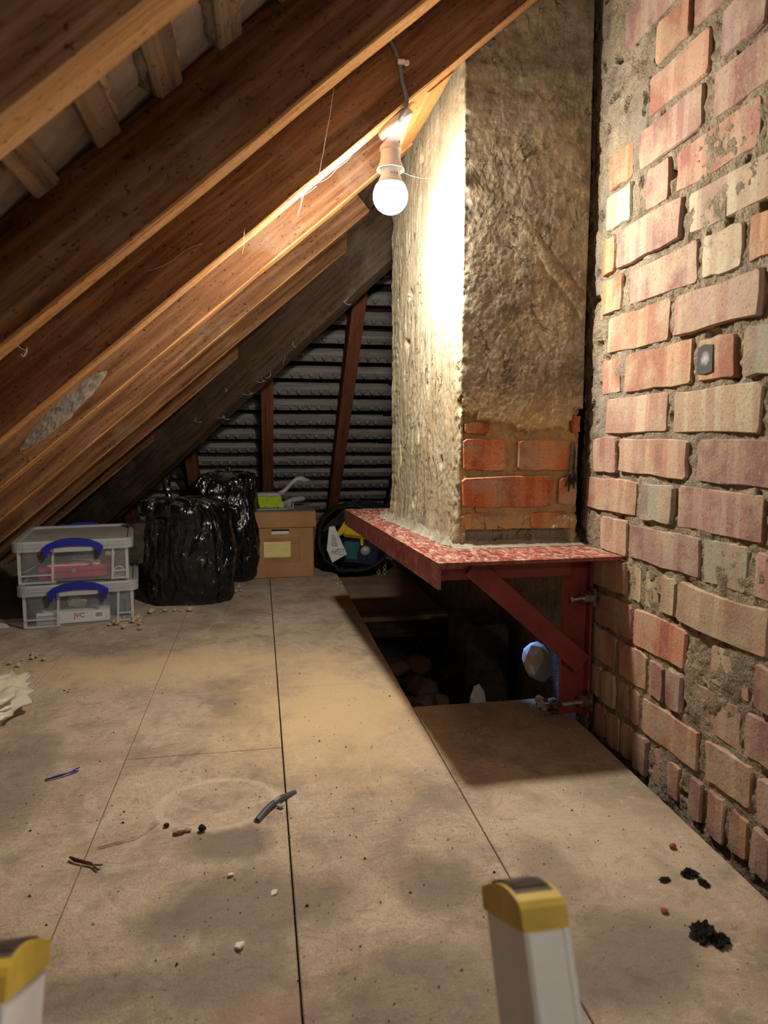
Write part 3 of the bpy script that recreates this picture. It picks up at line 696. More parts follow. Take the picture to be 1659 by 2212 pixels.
def chim_pt(p, n, face, u, z):
    x, y = p.x, p.y
    off = 0.0; so = 0.0
    if face == 0:
        off += 0.0035 * fr(1, y * 9, z * 2.2) + 0.0017 * fr(5, y * 70, z * 7) + 0.0013 * fr(9, y * 130, z * 70)
        edge = max(0, (u - 0.88) / 0.12)
        off += edge * 0.005 * fr(7, y * 30, z * 26)
        k = noise.noise(Vector((4, y * 22, z * 16)))
        if k > 0.56: off -= (k - 0.56) * 0.05
        off += 0.014 * math.exp(-(z - zb) / 0.05) * (0.8 + 0.5 * fr(2, y * 20, 0)) + 0.012 * max(0, (0.75 - z)) * u
        if u < 0.12: off += 0.004 * fr(12, z * 14, 1) 
        so = 0.10 + 0.25 * max(0, 1 - u * 6)
    elif face == 1:
        off += 0.0016 * fr(21, x * 4, z * 3) + 0.0006 * fr(25, x * 45, z * 40) + 0.0008 * fr(29, x * 170, z * 170)
        g = noise.noise(Vector((31, x * 26, z * 20)))
        if abs(g) < 0.012 and z > 0.72: off -= (0.012 - abs(g)) * 0.08          # cracks
        # diagonal scrapes
        for (s0, wdt, dp) in ((1.475, 0.010, 0.0032), (1.52, 0.008, 0.0024), (1.335, 0.007, 0.0022)):
            d = abs((x + 0.85 * z) - s0 + 0.01 * fr(40, x * 8, z * 8))
            if d < wdt and 0.60 < x < 0.71: off -= dp * (1 - d / wdt)
        zedge = 0.683 + 0.018 * fr(50, x * 14, 0) + (0.022 if x < 0.47 else 0.0) + (0.03 if x > 0.69 else 0) - 0.016 * max(0, min(1, (x - 0.5) / 0.08)) * (1 if x < 0.68 else 0)
        if z < zedge:
            off = -0.013 + 0.004 * fr(60, x * 35, z * 35) + 0.0025 * fr(61, x * 110, z * 110)
            if z < 0.475: off += 0.008 * max(0, fr(62, x * 12, z * 10) + 0.25)
        edge = max(0, 1 - u / 0.06)
        off += edge * 0.004 * fr(70, x * 20, z * 30)
        if z < 0.442 and 0.06 < u < 0.94: off = -0.050 + 0.002 * fr(63, x * 40, z * 40)
        if u < 0.05 and z < 0.6: off += 0.006
        so = 1.0 if z > 0.74 else max(0.0, min(1, (z - zedge) / 0.06)) if z > zedge else 0.0
        so *= 0.85
    q = p + n * off
    if face == 0 and z < 0.6: pass
    return (q.x - chim.location.x, q.y - chim.location.y, z - chim.location.z), so
vs = []; sv = []
for z in ZTOP:
    for p, n, fc, u in per:
        v, so = chim_pt(p, n, fc, u, z); vs.append(v); sv.append(so)
npz = len(per)
fs = [(j * npz + i, j * npz + (i + 1) % npz, (j + 1) * npz + (i + 1) % npz, (j + 1) * npz + i) for j in range(nzc - 1) for i in range(npz)]
fs += [tuple(range(npz))[::-1], tuple(range((nzc - 1) * npz, nzc * npz))]
me = bpy.data.meshes.new('render_coat'); me.from_pydata(vs, [], fs); me.materials.append(M['render'])
at = me.attributes.new('ochre', 'FLOAT', 'POINT'); at.data.foreach_set('value', [max(0.0, min(1.0, (0.76 - v[2] - 0.40) / 0.07)) if per[i % npz][2] == 1 and v[2] + 0.40 > 0.445 else 0.0 for i, v in enumerate(vs)])
at = me.attributes.new('soot', 'FLOAT', 'POINT'); at.data.foreach_set('value', sv)
co = bpy.data.objects.new('render_coat', me); COL.objects.link(co); co.parent = chim; fixn(co)
me.polygons.foreach_set('use_smooth', [len(p.vertices) == 4 for p in me.polygons])
# bare bricks on the front, the front face looks to -Y
def chim_brick(x0, x1, z0, z1, col, seed, out=0.006):
    me = brick_mesh(x1 - x0, z1 - z0, 900 + seed, 0.04, 0.006)
    o = bpy.data.objects.new('brick', me); COL.objects.link(o); fixn(o); o.parent = chim
    yy = 1.472 - 0.010 * ((x0 + x1) / 2 - 0.432) / 0.28
    o.location = Vector(((x0 + x1) / 2, yy + 0.008 - out, (z0 + z1) / 2)) - chim.location
    o.rotation_euler = (0, 0, radians(90)); o.color = (*col, 1)
bo = (0.50, 0.155, 0.055)
chim_brick(0.440, 0.541, 0.577, 0.648, bo, 1); chim_brick(0.566, 0.705, 0.577, 0.645, (0.48, 0.19, 0.07), 2)
chim_brick(0.439, 0.652, 0.496, 0.563, (0.44, 0.13, 0.055), 3); chim_brick(0.663, 0.706, 0.498, 0.560, (0.46, 0.16, 0.06), 4)
chim_brick(0.437, 0.505, 0.446, 0.482, (0.46, 0.22, 0.09), 5, 0.001); chim_brick(0.60, 0.690, 0.447, 0.482, (0.46, 0.20, 0.08), 6, -0.002)
chim_brick(0.441, 0.500, 0.658, 0.684, (0.42, 0.13, 0.055), 7, 0.003); chim_brick(0.690, 0.711, 0.66, 0.70, (0.40, 0.13, 0.06), 8, 0.003)
# tarry drip on the bricks
dr = MB(); yy = 1.4615
dr.tube([(0.690, yy - 0.001, 0.640), (0.691, yy - 0.003, 0.618), (0.689, yy - 0.003, 0.59), (0.690, yy - 0.003, 0.565), (0.691, yy, 0.545)], [0.004, 0.005, 0.006, 0.006, 0.003], 7)
for dx, l in ((-0.014, 0.03), (-0.007, 0.042), (0.006, 0.035), (0.013, 0.025)): dr.tube([(0.690, yy - 0.002, 0.575), (0.690 + dx * 0.7, yy - 0.002, 0.565), (0.690 + dx, yy, 0.570 - l)], [0.004, 0.0035, 0.0012], 6)
o = dr.build('tar_drip', 'stone_black', chim, smooth=True); o.location = -chim.location; o['label'] = 'black tar drip'
# stub of the chimney breast under the plate, down in the opening
o = MB().box((0.66, 2.02, -0.10), (0.14, 0.25, 0.40), ch=0.02).build('masonry_stub', 'dark_masonry'); tag(o, 'dark masonry stub down in the opening under the red plate', 'masonry')

# ================================================================== STEEL PLATE AND GALLOWS BRACKET
AC = radians(3.0)
def pc(u, v): return (0.352 + u * cos(AC) - v * sin(AC), 1.33 + u * sin(AC) + v * cos(AC))
plate = empty('support_plate', (0.342, 1.285, 0.408), AC); tag(plate, 'dusty red steel plate carrying the chimney, with angle iron along its edge', 'steel plate')
mb = MB(); poly = [(0, 0), (0.386, -0.012), (0.425, 1.05), (0, 1.05)]
mb.prism(poly, -0.007, 0.0); fixn(mb.build('plate', 'steel_dusty', plate))
mb = MB(); mb.box((-0.003, 0.525, -0.026), (0.006, 1.05, 0.052)); mb.box((0.022, 0.525, -0.010), (0.05, 1.05, 0.005)); mb.build('angle_iron', 'steel_dusty', plate)
# cement bedding squeezed out along the stack
mb = MB()
def bed(u, v):
    y = 1.48 + 0.62 * u; xx = 0.432 - 0.054 * u - 0.008; w = 0.018 + 0.010 * fr(1, y * 20, 0)
    h = 0.020 + 0.010 * fr(4, y * 25, 0)
    return Vector((xx - w * (1 - v), y, 0.4085 + h * v * v + 0.003 * fr(7, y * 60, v * 5)))
mb.grid(bed, 90, 7)
def bed2(u, v):
    x = 0.412 + 0.31 * u; w = 0.02 + 0.012 * fr(11, x * 22, 0)
    return Vector((x, 1.468 + 0.02 - (w + 0.02) * (1 - v), 0.4085 + 0.014 * v * v * (0.6 + 0.8 * abs(fr(14, x * 25, 0)))))
mb.grid(bed2, 60, 6)
o = mb.build('mortar_bed', 'cement', chim, smooth=True); o.location = -chim.location
brk = empty('gallows_bracket', (0.70, 1.42, 0.03)); tag(brk, 'dark red welded gallows bracket bolted to the brick wall under the plate', 'bracket')
def bpart(name, mb, mat='steel', par=None):
    o = fixn(mb.build(name, mat, brk)); o.location = -brk.location; return o
XB = 0.722
mb = MB(); mb.box((XB - 0.003, 1.432, 0.205), (0.006, 0.050, 0.372)); mb.box((XB - 0.034, 1.4295, 0.207), (0.058, 0.006, 0.366), ch=0.0015); bpart('post', mb)
mb = MB(); mb.box((0.520, 1.43, 0.390), (0.30, 0.045, 0.006)); mb.box((0.520, 1.409, 0.370), (0.30, 0.006, 0.046), ch=0.0015); bpart('arm', mb)
# diagonal brace: angle iron
a = Vector((0.440, 1.40, 0.378)); b = Vector((0.700, 1.40, 0.148)); d = (b - a).normalized(); L = (b - a).length
up = Vector((0, -1, 0)); side = up.cross(d)
mrot = Matrix((d, side, up)).transposed()
mb = MB(); mb.box((a + b) / 2, (L, 0.046, 0.006), mrot, ch=0.0015); mb.box((a + b) / 2 - side * (0.020 if side.z < 0 else -0.020) + Vector((0, 0.016, 0)), (L * 0.93, 0.006, 0.034), mrot); bpart('brace', mb)
for z, ln, dy in ((0.300, 0.036, 0.004), (0.062, 0.052, 0.0)):
    mb = MB(); ym = 1.400
    mb.tube([(XB - 0.005, ym, z), (XB - 0.016 - ln, ym, z - 0.004)], 0.0068, 12)
    hexa = [(0.0135 * cos(pi / 3 * k), 0.0135 * sin(pi / 3 * k)) for k in range(6)]
    R90 = Matrix.Rotation(radians(-90), 3, 'Y')
    mb.prism(hexa, 0.0, 0.018, R90, (XB - 0.009, ym, z)); mb.lathe([(0.0, 0.003), (0.0165, 0.003), (0.0165, 0.0), (0.0, 0.0)], 18, R90, (XB - 0.0055, ym, z))
    mb.box((XB - 0.003, 1.405, z), (0.006, 0.03, 0.04))
    o = bpart('bolt', mb, 'bolt')

# ================================================================== LAMP, CABLE
lamp = empty('lamp_holder', (0.2765, 1.460, 1.265)); tag(lamp, 'white angled batten lamp holder screwed under the rafter', 'lamp holder')
L0 = lamp.location
# sloping base against the underside of the rafter
mb = MB(); n = 28
xc = 0.271
ring = []
tilt = Matrix((dl, Vector((0, 1, 0)), NL)).transposed()
cb = on_left(0.279, -0.001); cb = Vector((cb.x, 1.458, cb.z))
def el(rx, ry, off): return [cb + tilt @ Vector((rx * cos(2 * pi * k / n), ry * sin(2 * pi * k / n), off)) for k in range(n)]
rings = [el(0.0, 0.0, 0.0), el(0.041, 0.033, 0.0), el(0.042, 0.034, -0.012), el(0.039, 0.031, -0.016)]
bx, by = 0.2765, 1.472
def circ(r, z): return [Vector((bx + r * cos(2 * pi * k / n), by + r * sin(2 * pi * k / n), z)) for k in range(n)]
# sloping wedge that turns into a vertical barrel
def between(t):
    A = el(0.034, 0.027, -0.017); B = circ(0.0215, 1.243)
    return [A[k].lerp(B[k], t) for k in range(n)]
rings += [between(0.0), between(0.35), between(0.9), circ(0.0215, 1.243), circ(0.0225, 1.240), circ(0.0225, 1.236), circ(0.020, 1.234)]
vs = [v - L0 for r in rings for v in r]
mb.add(vs, [(i * n + k, i * n + (k + 1) % n, (i + 1) * n + (k + 1) % n, (i + 1) * n + k) for i in range(len(rings) - 1) for k in range(n)])
fixn(mb.build('base', 'white_plastic', lamp, smooth=True))
mb = MB(); prof = [(0.020, 1.238), (0.0205, 1.230), (0.0205, 1.222), (0.0225, 1.212), (0.0265, 1.203), (0.0290, 1.197), (0.0275, 1.197), (0.0255, 1.203), (0.019, 1.212)]
mb.lathe([(r, z - L0.z) for r, z in prof], 32, None, (bx - L0.x, by - L0.y, 0)); fixn(mb.build('skirt', 'white_plastic', lamp, smooth=True))
mb = MB(); mb.box((bx + 0.013 - L0.x, by - 0.0190 - L0.y, 1.250 - L0.z), (0.006, 0.002, 0.010)); mb.build('label_plate', 'grey_ink', lamp)
ZB = 1.110
bulb = empty('light_bulb', (bx, by, ZB)); tag(bulb, 'glowing white LED bulb hanging beside the chimney', 'light bulb')
mb = MB(); mb.lathe([(0.0, 0.098), (0.0185, 0.098), (0.0195, 0.085), (0.0208, 0.076), (0.0245, 0.066), (0.0295, 0.0585), (0.0280, 0.058)], 32); fixn(mb.build('collar', 'bulb_collar', bulb, smooth=True))
mb = MB(); mb.lathe([(0.0292, 0.0585), (0.0325, 0.052), (0.0340, 0.0469)], 28); fixn(mb.build('globe_shoulder', 'glow_soft', bulb, smooth=True))
gp = [(max(0.0358 * cos(radians(a)), 0.0), 0.0358 + 0.0358 * sin(radians(a))) for a in (18, 8, 0, -12, -20, -30, -45, -60, -75, -90)]
mb = MB(); mb.lathe(gp, 28); fixn(mb.build('globe', 'glow', bulb, smooth=True))
# little print on the collar
mb = MB()
for k, a0 in enumerate((-100, -92, -78, -64, -60)):
    a = radians(a0); mb.box((0.0212 * cos(a), 0.0212 * sin(a), 0.076), (0.0015, 0.0012, 0.004), Matrix.Rotation(a, 3, 'Z'))
mb.build('print', 'grey_ink', bulb)
cb_o = MB().tube([(0.240, 1.4075, 1.475), (0.262, 1.4075, 1.415), (0.275, 1.4075, 1.393), (0.283, 1.4075, 1.372), (0.288, 1.4075, 1.339), (0.295, 1.4075, 1.318), (0.297, 1.4075, 1.305), (0.295, 1.4075, 1.294), (0.291, 1.412, 1.282), (0.286, 1.428, 1.276)], 0.0042, 8)
cable = cb_o.build('power_cable', 'grey_cable', smooth=True); tag(cable, 'grey power cable clipped to the rafter above the lamp holder', 'cable')
mb = MB(); mb.tube([(0.278, 1.4035, 1.3735), (0.291, 1.4035, 1.3745)], 0.0052, 8); mb.box((0.296, 1.4075, 1.3748), (0.010, 0.008, 0.010), ch=0.002); mb.tube([(0.297, 1.403, 1.3748), (0.297, 1.400, 1.3748)], 0.0025, 8)
o = mb.build('cable_clip', 'white_plastic'); tag(o, 'small white clip holding the grey cable', 'cable clip')

# ================================================================== THINGS ON THE FLOOR
# ---- clear storage boxes
def rrect(w, d, r, n=5):
    pts = []
    for cx, cy, a0 in ((w / 2 - r, d / 2 - r, 0), (-w / 2 + r, d / 2 - r, 90), (-w / 2 + r, -d / 2 + r, 180), (w / 2 - r, -d / 2 + r, 270)):
        for k in range(n + 1):
            a = radians(a0 + 90 * k / n); pts.append((cx + r * cos(a), cy + r * sin(a)))
    return pts
def loft(mb, rings):
    n = len(rings[0]); vs = [v for r in rings for v in r]
    mb.add(vs, [(i * n + k, i * n + (k + 1) % n, (i + 1) * n + (k + 1) % n, (i + 1) * n + k) for i in range(len(rings) - 1) for k in range(n)])
BW, BD, BH = 0.385, 0.46, 0.148
def storage_box(loc, rz, label):
    e = empty('storage_box', loc, rz)
    R = lambda w, d, z, r=0.03: [(x, y, z) for x, y in rrect(w, d, r)]
    mb = MB(); w0, d0 = BW - 0.035, BD - 0.035; w1, d1 = BW - 0.022, BD - 0.022; zt_ = BH - 0.030
    loft(mb, [R(w0, d0, 0.003), R(w1, d1, zt_)]); mb.add(R(w0, d0, 0.003), [tuple(range(24))])
    mb.build('body', 'clear', e, smooth=False)
    # raised ribs of the front: stepped frame round the handle bay
    yf = -BD / 2 + 0.012; R3 = Matrix.Rotation(radians(3), 3, 'Y')
    for c_, d_, m_ in [((x, yf + 0.001, zt_ / 2), (0.008, 0.010, zt_ - 0.004), R3) for x in (-0.068, 0.125)] + [((x, yf + 0.004, zt_ / 2), (0.010, 0.010, zt_ - 0.004), None) for x in (-0.172, 0.172)] + [
            ((-0.122, yf, 0.030), (0.105, 0.008, 0.005), None), ((-0.115, yf + 0.003, 0.004), (0.11, 0.010, 0.006), None), ((0.150, yf + 0.002, 0.032), (0.055, 0.010, 0.005), None), ((0.150, yf + 0.003, 0.006), (0.055, 0.010, 0.006), None)]:
        MB().box(c_, d_, m_).build('rib', 'clear_rib', e)
    lid = MB(); w2, d2 = BW, BD
    loft(lid, [R(w2, d2, BH - 0.036), R(w2 + 0.004, d2 + 0.004, BH - 0.034), R(w2 + 0.004, d2 + 0.004, BH - 0.004, 0.032), R(w2 - 0.004, d2 - 0.004, BH), R(w2 - 0.030, d2 - 0.030, BH), R(w2 - 0.036, d2 - 0.036, BH - 0.010)])
    l = lid.build('lid', 'clear_lid', e)
    mb = MB()
    for k in range(9):
        x = -BW / 2 + 0.04 + k * 0.038
        if -0.12 < x < 0.10: continue
        mb.box((x, -BD / 2 - 0.003, BH - 0.019), (0.002, 0.003, 0.030))
    mb.box((0, -BD / 2 - 0.003, BH - 0.019), (BW - 0.05, 0.0022, 0.002))
    mb.build('rim_ribs', 'clear_rib', l)
    mb = MB(); mb.add([(x, y, BH - 0.009) for x, y in rrect(w2 - 0.036, d2 - 0.036, 0.03)], [tuple(range(24))]); mb.build('dust_film', 'lid_dust', l)
    # lug under the handle
    mb = MB(); mb.box((0.0, -BD / 2 - 0.006, BH - 0.030), (0.125, 0.010, 0.018), ch=0.003); mb.build('lid_lug', 'clear_rib', l)
    # blue clip handle: arched bar with two hooked feet
    for sgn, yy in ((-1, -BD / 2 - 0.010), (1, BD / 2 + 0.010)):
        top = []; bot = []
        for k in range(15):
            u = -1 + 2 * k / 14; top.append((u * 0.095, 0.030 * (1 - u * u) ** 0.8 - 0.002)); 
        for k in range(9):
            u = 1 - 2 * k / 8; bot.append((u * 0.066, 0.006 * (1 - u * u) - 0.004))
        poly = top + [(0.0975, -0.010), (0.093, -0.018), (0.089, -0.036), (0.081, -0.036), (0.079, -0.018), (0.070, -0.014)] + bot + [(-0.070, -0.014), (-0.079, -0.018), (-0.081, -0.036), (-0.089, -0.036), (-0.093, -0.018), (-0.0975, -0.010)]
        m = Matrix(((1, 0, 0), (0, 0, 1), (0, 1, 0)))
        mb = MB(); mb.prism(poly, -0.006, 0.006, m, (0, yy, BH - 0.018))
        for x in (-0.086, 0.086): mb.tube([(x, yy - 0.008, BH - 0.028), (x, yy + 0.008, BH - 0.028)], 0.006, 10)
        h = fixn(mb.build('handle', 'blue_plastic', e)); h['label'] = 'blue clip handle'
    tag(e, label, 'storage box', 'stacked clear storage boxes'); return e
SB = Vector((-0.672, 2.74, 0)); SR = radians(9)
sb1 = storage_box((SB.x + 0.012, SB.y - 0.01, 0.0), SR, 'lower clear plastic storage box with blue handles, standing on the floor')
sb2 = storage_box((SB.x - 0.004, SB.y + 0.01, BH + 0.001), SR, 'upper clear plastic storage box with dusty lid and blue handles')
def in_box(b, x, y, z): 
    v = Matrix.Rotation(SR, 3, 'Z') @ Vector((x, y, z)); return v + b.location
def place(mb, name, mat, b, x, y, z, label, cat, smooth=False, rz=0.0, mats=None, parent=None):
    o = mb.build(name, mat, parent, in_box(b, x, y, z) if parent is None else (x, y, z), smooth=smooth, mats=mats)
    o.rotation_euler = (0, 0, SR + rz) if parent is None else (0, 0, rz)
    if label: tag(o, label, cat)
    return o
# contents of the upper box
cash = place(MB().box((0, 0, 0.024), (0.235, 0.16, 0.044), ch=0.006), 'cash_tin', 'pink', sb2, -0.005, -0.105, 0.004, 'pink-red lidded tin inside the upper storage box', 'tin')
MB().box((0, -0.081, 0.028), (0.235, 0.002, 0.002)).build('lid_seam', 'navy_plastic', cash); MB().lathe([(0, 0.003), (0.008, 0.003), (0.008, 0)], 12, Matrix.Rotation(radians(90), 3, 'X'), (0, -0.081, 0.031)).build('lock', 'zinc', cash)
place(MB().box((0, 0, 0.003), (0.17, 0.13, 0.006)), 'folded_papers', 'salmon_paper', sb2, -0.005, -0.115, 0.051, 'salmon-edged folded papers lying on the pink tin', 'papers')
place(MB().box((0, 0, 0.0015), (0.07, 0.1, 0.002), Matrix.Rotation(radians(2), 3, 'Y')), 'envelope', 'paper', sb2, 0.02, -0.12, 0.0582, 'white envelope on top of the salmon papers', 'envelope')
place(MB().box((0, 0, 0), (0.003, 0.20, 0.060), Matrix.Rotation(radians(60), 3, 'Y')), 'clear_folder', 'grey_plastic', sb2, -0.140, -0.09, 0.050, 'grey plastic folder leaning inside the upper box', 'folder')
place(MB().box((0, 0, 0.03), (0.10, 0.20, 0.06), ch=0.008), 'dark_case', 'dark_grey_plastic', sb2, -0.10, 0.11, 0.004, 'dark case at the back of the upper storage box', 'case')
place(MB().box((0, 0, 0.04), (0.11, 0.17, 0.07), ch=0.01), 'grey_pouch', 'grey_cloth', sb2, 0.105, 0.09, 0.004, 'grey pouch at the back of the upper storage box', 'pouch')
mb = MB(); mb.tube([(0.017 * cos(a * pi / 12), 0, 0.021 + 0.017 * sin(a * pi / 12)) for a in range(25)], 0.0022, 8, False)
place(mb, 'cable_ring', 'paper', sb2, 0.143, -0.19, 0.004, 'small pale coiled ring beside the pink tin', 'cable', True)
place(MB().box((0, 0, 0), (0.030, 0.06, 0.012), Matrix.Rotation(radians(8), 3, 'Y')), 'paper_wad', 'salmon_paper', sb2, 0.115, -0.14, 0.085, 'cream paper wad above the tin in the upper box', 'papers')
# contents of the lower box
jb = place(MB().box((0, 0, 0.022), (0.235, 0.07, 0.040)), 'product_carton', 'paper', sb1, -0.022, -0.165, 0.004, 'white JVC carton with barcode in the lower storage box', 'carton')
def text(s, size, mat, parent, loc, rot, name='lettering', ext=0.0004, off=0.0):
    cu = bpy.data.curves.new(name, 'FONT'); cu.body = s; cu.size = size; cu.extrude = ext; cu.align_x = 'CENTER'; cu.align_y = 'CENTER'
    cu.offset = off; tmp = bpy.data.objects.new('tmp', cu); me = bpy.data.meshes.new_from_object(tmp); bpy.data.objects.remove(tmp); me.materials.clear(); me.materials.append(M[mat])
    o = bpy.data.objects.new(name, me); COL.objects.link(o); o.parent = parent; o.location = loc; o.rotation_euler = rot; return o
text('JVC', 0.022, 'red_ink', jb, (0.018, -0.0356, 0.026), (pi / 2, 0, 0), off=0.0005)
bc = MB().box((0.082, -0.0357, 0.024), (0.036, 0.0008, 0.024)).build('barcode_label', 'stone_white', jb)
mb = MB(); xx = 0.070; rr = random.Random(2)
while xx < 0.095:
    w = rr.choice([0.0008, 0.0012, 0.0018]); mb.box((xx, -0.0363, 0.025), (w, 0.0004, 0.015)); xx += w + rr.choice([0.0007, 0.0012])
mb.build('barcode', 'ink', bc)
MB().box((-0.078, -0.0356, 0.024), (0.07, 0.0008, 0.020)).build('spec_panel', 'grey_plastic', jb)
def lump(rx, ry, rz, seed, nu=22, nv=12, amp=0.25):
    mb = MB()
    def fn(u, v):
        a = 2 * pi * u; b = -pi / 2 + pi * v; d = Vector((cos(a) * cos(b), sin(a) * cos(b), sin(b)))
        k = 1 + amp * fr(d.x * 1.5 + seed, d.y * 1.5, d.z * 1.5) + amp * 0.4 * fr(d.x * 5 + seed, d.y * 5, d.z * 5)
        return Vector((d.x * rx * k, d.y * ry * k, max(d.z * rz * k, -rz * 0.8) + rz * 0.8))
    return mb.grid(fn, nu, nv, True)
place(lump(0.075, 0.09, 0.045, 3), 'blue_cloth', 'blue_cloth', sb1, 0.065, -0.035, 0.006, 'rumpled blue cloth in the lower storage box', 'cloth', True)
place(lump(0.045, 0.10, 0.050, 9), 'charcoal_pouch', 'grey_cloth', sb1, 0.135, -0.07, 0.006, 'charcoal pouch beside the blue cloth in the lower box', 'pouch', True)
place(lump(0.07, 0.06, 0.045, 5), 'cable_bundle', 'dark_grey_plastic', sb1, -0.10, -0.06, 0.006, 'dark bundled cable behind the white carton', 'cable', True)
place(lump(0.05, 0.05, 0.05, 6), 'brown_cloth', 'brown_cloth', sb1, -0.02, -0.03, 0.006, 'brown rag in the middle of the lower storage box', 'cloth', True)
place(MB().box((0, 0, 0), (0.055, 0.03, 0.030), Euler((0.3, 0.35, 0.4)).to_matrix()), 'white_adapter', 'paper', sb1, -0.015, -0.135, 0.066, 'tilted white adapter on top of the carton', 'adapter')

# ---- bin bags
def bin_bag(loc, w, d, h, knot, seed, folds, tail=0.09):
    e = empty('bin_bag', loc)
    mb = MB(); kx, ky, kz = knot
    def fn(u, v):
        a = 2 * pi * u; ca, sa = cos(a), sin(a)
        # super-ellipse plan
        pw = 0.62
        sx = math.copysign(abs(ca) ** pw, ca); sy = math.copysign(abs(sa) ** pw, sa)
        if v < 0.70:
            t_ = v / 0.70; z = h * t_
            s = 0.90 + 0.13 * sin(pi * min(1, t_ * 1.05)) - (0.10 * (1 - t_ / 0.05) if t_ < 0.05 else 0)
            px, py = sx * w / 2 * s, sy * d / 2 * s
        else:
            t_ = min(1.0, (v - 0.70) / 0.30); k = cos(t_ * pi / 2) ** 0.75 if t_ < 1 else 0.0
            s = 0.90 + 0.13 * sin(pi * 1.0 * 0.96)
            k = max(k, 0.045)
            z = h + (kz - h) * (1 - (1 - t_) ** 1.25) 
            bulge = 0.04 * sin(pi * t_) 
            px, py = sx * w / 2 * s * k + kx * t_, sy * d / 2 * s * k + ky * t_; z += bulge * 0.6
        # folds that run down from the knot
        top = max(0, (v - 0.15) / 0.85)
        f = 0.020 * top * (noise.noise(Vector((a * folds / 2.0 + seed, v * 1.2, seed))) * 1.2 - 0.9 * abs(noise.noise(Vector((a * folds * 0.8 + seed, v * 1.5, 3)))) + 0.3) + 0.010 * top * top * noise.noise(Vector((a * folds * 1.6, v * 2.5, 7)))
        f += 0.018 * fr(ca * 1.4 + seed, sa * 1.4, v * 1.6) + 0.007 * (0.5 - abs(fr(ca * 4.5 + seed, sa * 4.5, v * 2.6 + 9))) + 0.0018 * fr(ca * 8, sa * 8 + seed, v * 7)
        if v >= 0.93: f *= 0.35
        nx, ny = ca, sa
        return Vector((px + nx * f, py + ny * f, max(z + (0.012 * fr(ca * 4 + seed, sa * 4, v * 4) if v > 0.05 else 0), 0.001)))
    mb.grid(fn, 150, 100, True)
    o = mb.build('sack', 'bag', e, smooth=True)
    o.data.polygons.foreach_set('use_smooth', [True] * len(o.data.polygons))
    # knot and ear
    kn = MB(); K = Vector(knot)
    kn.grid(lambda u, v: K + Vector((0.020 * cos(2 * pi * u) * (1 + 0.3 * fr(u * 4, v * 4, seed)), 0, 0)) * sin(pi * v) + Vector((0, 0.018 * sin(2 * pi * u) * sin(pi * v), 0.016 * -cos(pi * v))), 16, 9, True)
    kn.build('knot', 'bag', e, smooth=True)
    ear = MB()
    def en(u, v):
        a = 2 * pi * u; r = 0.010 + 0.012 * v * (1 - 0.6 * v); zz = kz + 0.005 + tail * v
        return Vector((kx - 0.012 * v + r * cos(a) * (1 + 0.4 * noise.noise(Vector((a * 2, v * 4, seed)))), ky + 0.45 * r * sin(a), zz + 0.008 * cos(a * 2) * v))
    ear.grid(en, 18, 9, True); ear.build('tied_end', 'bag', e, smooth=True)
    return e
b1 = bin_bag((-0.285, 2.86, 0), 0.345, 0.30, 0.345, (-0.065, -0.06, 0.405), 2.3, 16); tag(b1, 'shiny black bin bag with tied top, next to the clear storage boxes', 'bin bag', 'black bin bags')
b2 = bin_bag((-0.165, 3.26, 0), 0.30, 0.28, 0.40, (0.03, -0.02, 0.485), 7.1, 9, 0.03); tag(b2, 'slack dusty black bin bag behind the tied one, beside the cardboard box', 'bin bag', 'black bin bags')

# ---- archive box
bx0 = empty('archive_box', (0.0875, 3.405, 0), radians(1.5)); tag(bx0, 'brown cardboard archive box with lid and yellow label', 'cardboard box')
w, d, h = 0.298, 0.385, 0.30
mb = MB(); th_ = 0.004
for sx in (-1, 1): mb.box((sx * (w / 2 - th_ / 2), 0, 0.14), (th_, d, 0.28))
mb.box((0, d / 2 - th_ / 2, 0.14), (w, th_, 0.28)); mb.box((0, 0, th_ / 2 + 0.0005), (w, d, th_))
# front with hand hole
yf = -d / 2 + th_ / 2; hx, hz0, hz1 = 0.041, 0.205, 0.228; hc = -0.004
mb.box((0, yf, hz0 / 2), (w, th_, hz0)); mb.box((0, yf, (hz1 + 0.28) / 2), (w, th_, 0.28 - hz1))
mb.box(((hc - hx - w / 2) / 2, yf, (hz0 + hz1) / 2), (hc - hx + w / 2, th_, hz1 - hz0)); mb.box(((hc + hx + w / 2) / 2, yf, (hz0 + hz1) / 2), (w / 2 - hc - hx, th_, hz1 - hz0))
mb.build('carton', 'card', bx0)
mb = MB(); w2, d2 = w + 0.014, d + 0.014
for sx in (-1, 1): mb.box((sx * w2 / 2, 0, 0.274), (0.004, d2, 0.072))
for sy in (-1, 1): mb.box((0, sy * d2 / 2, 0.274), (w2 + 0.004, 0.004, 0.072))
mb.cur = 1; mb.box((0, 0, 0.310), (w2 + 0.004, d2 + 0.004, 0.004)); mb.build('lid', None, bx0, mats=['card', 'card_dusty'])
MB().box((-0.02, -d / 2 - 0.001, 0.135), (0.122, 0.0012, 0.072)).build('paper_label', 'note', bx0)
pl = [c for c in bx0.children if c.name.startswith('paper_label')][0]
mb = MB()
for r, (n_, zz) in enumerate(((7, 0.155), (6, 0.140), (2, 0.125))):
    for k in range(n_): mb.box((-0.068 + k * 0.0065 + 0.001 * (k % 2), -d / 2 - 0.0018, zz + 0.001 * ((k * 7) % 3)), (0.0010 if k % 2 else 0.0035, 0.0004, 0.0045 if k % 2 else 0.0010))
mb.build('handwriting', 'grey_ink', pl)
mb = MB()
for k in range(14): mb.box((0.058, -d / 2 - 0.0006, 0.075 + 0.0085 * k), (0.05, 0.0006, 0.0010))
for k in (0, 1, 2, 12, 13): mb.box((-0.018, -d / 2 - 0.0006, 0.075 + 0.0085 * k), (0.115, 0.0006, 0.0010))
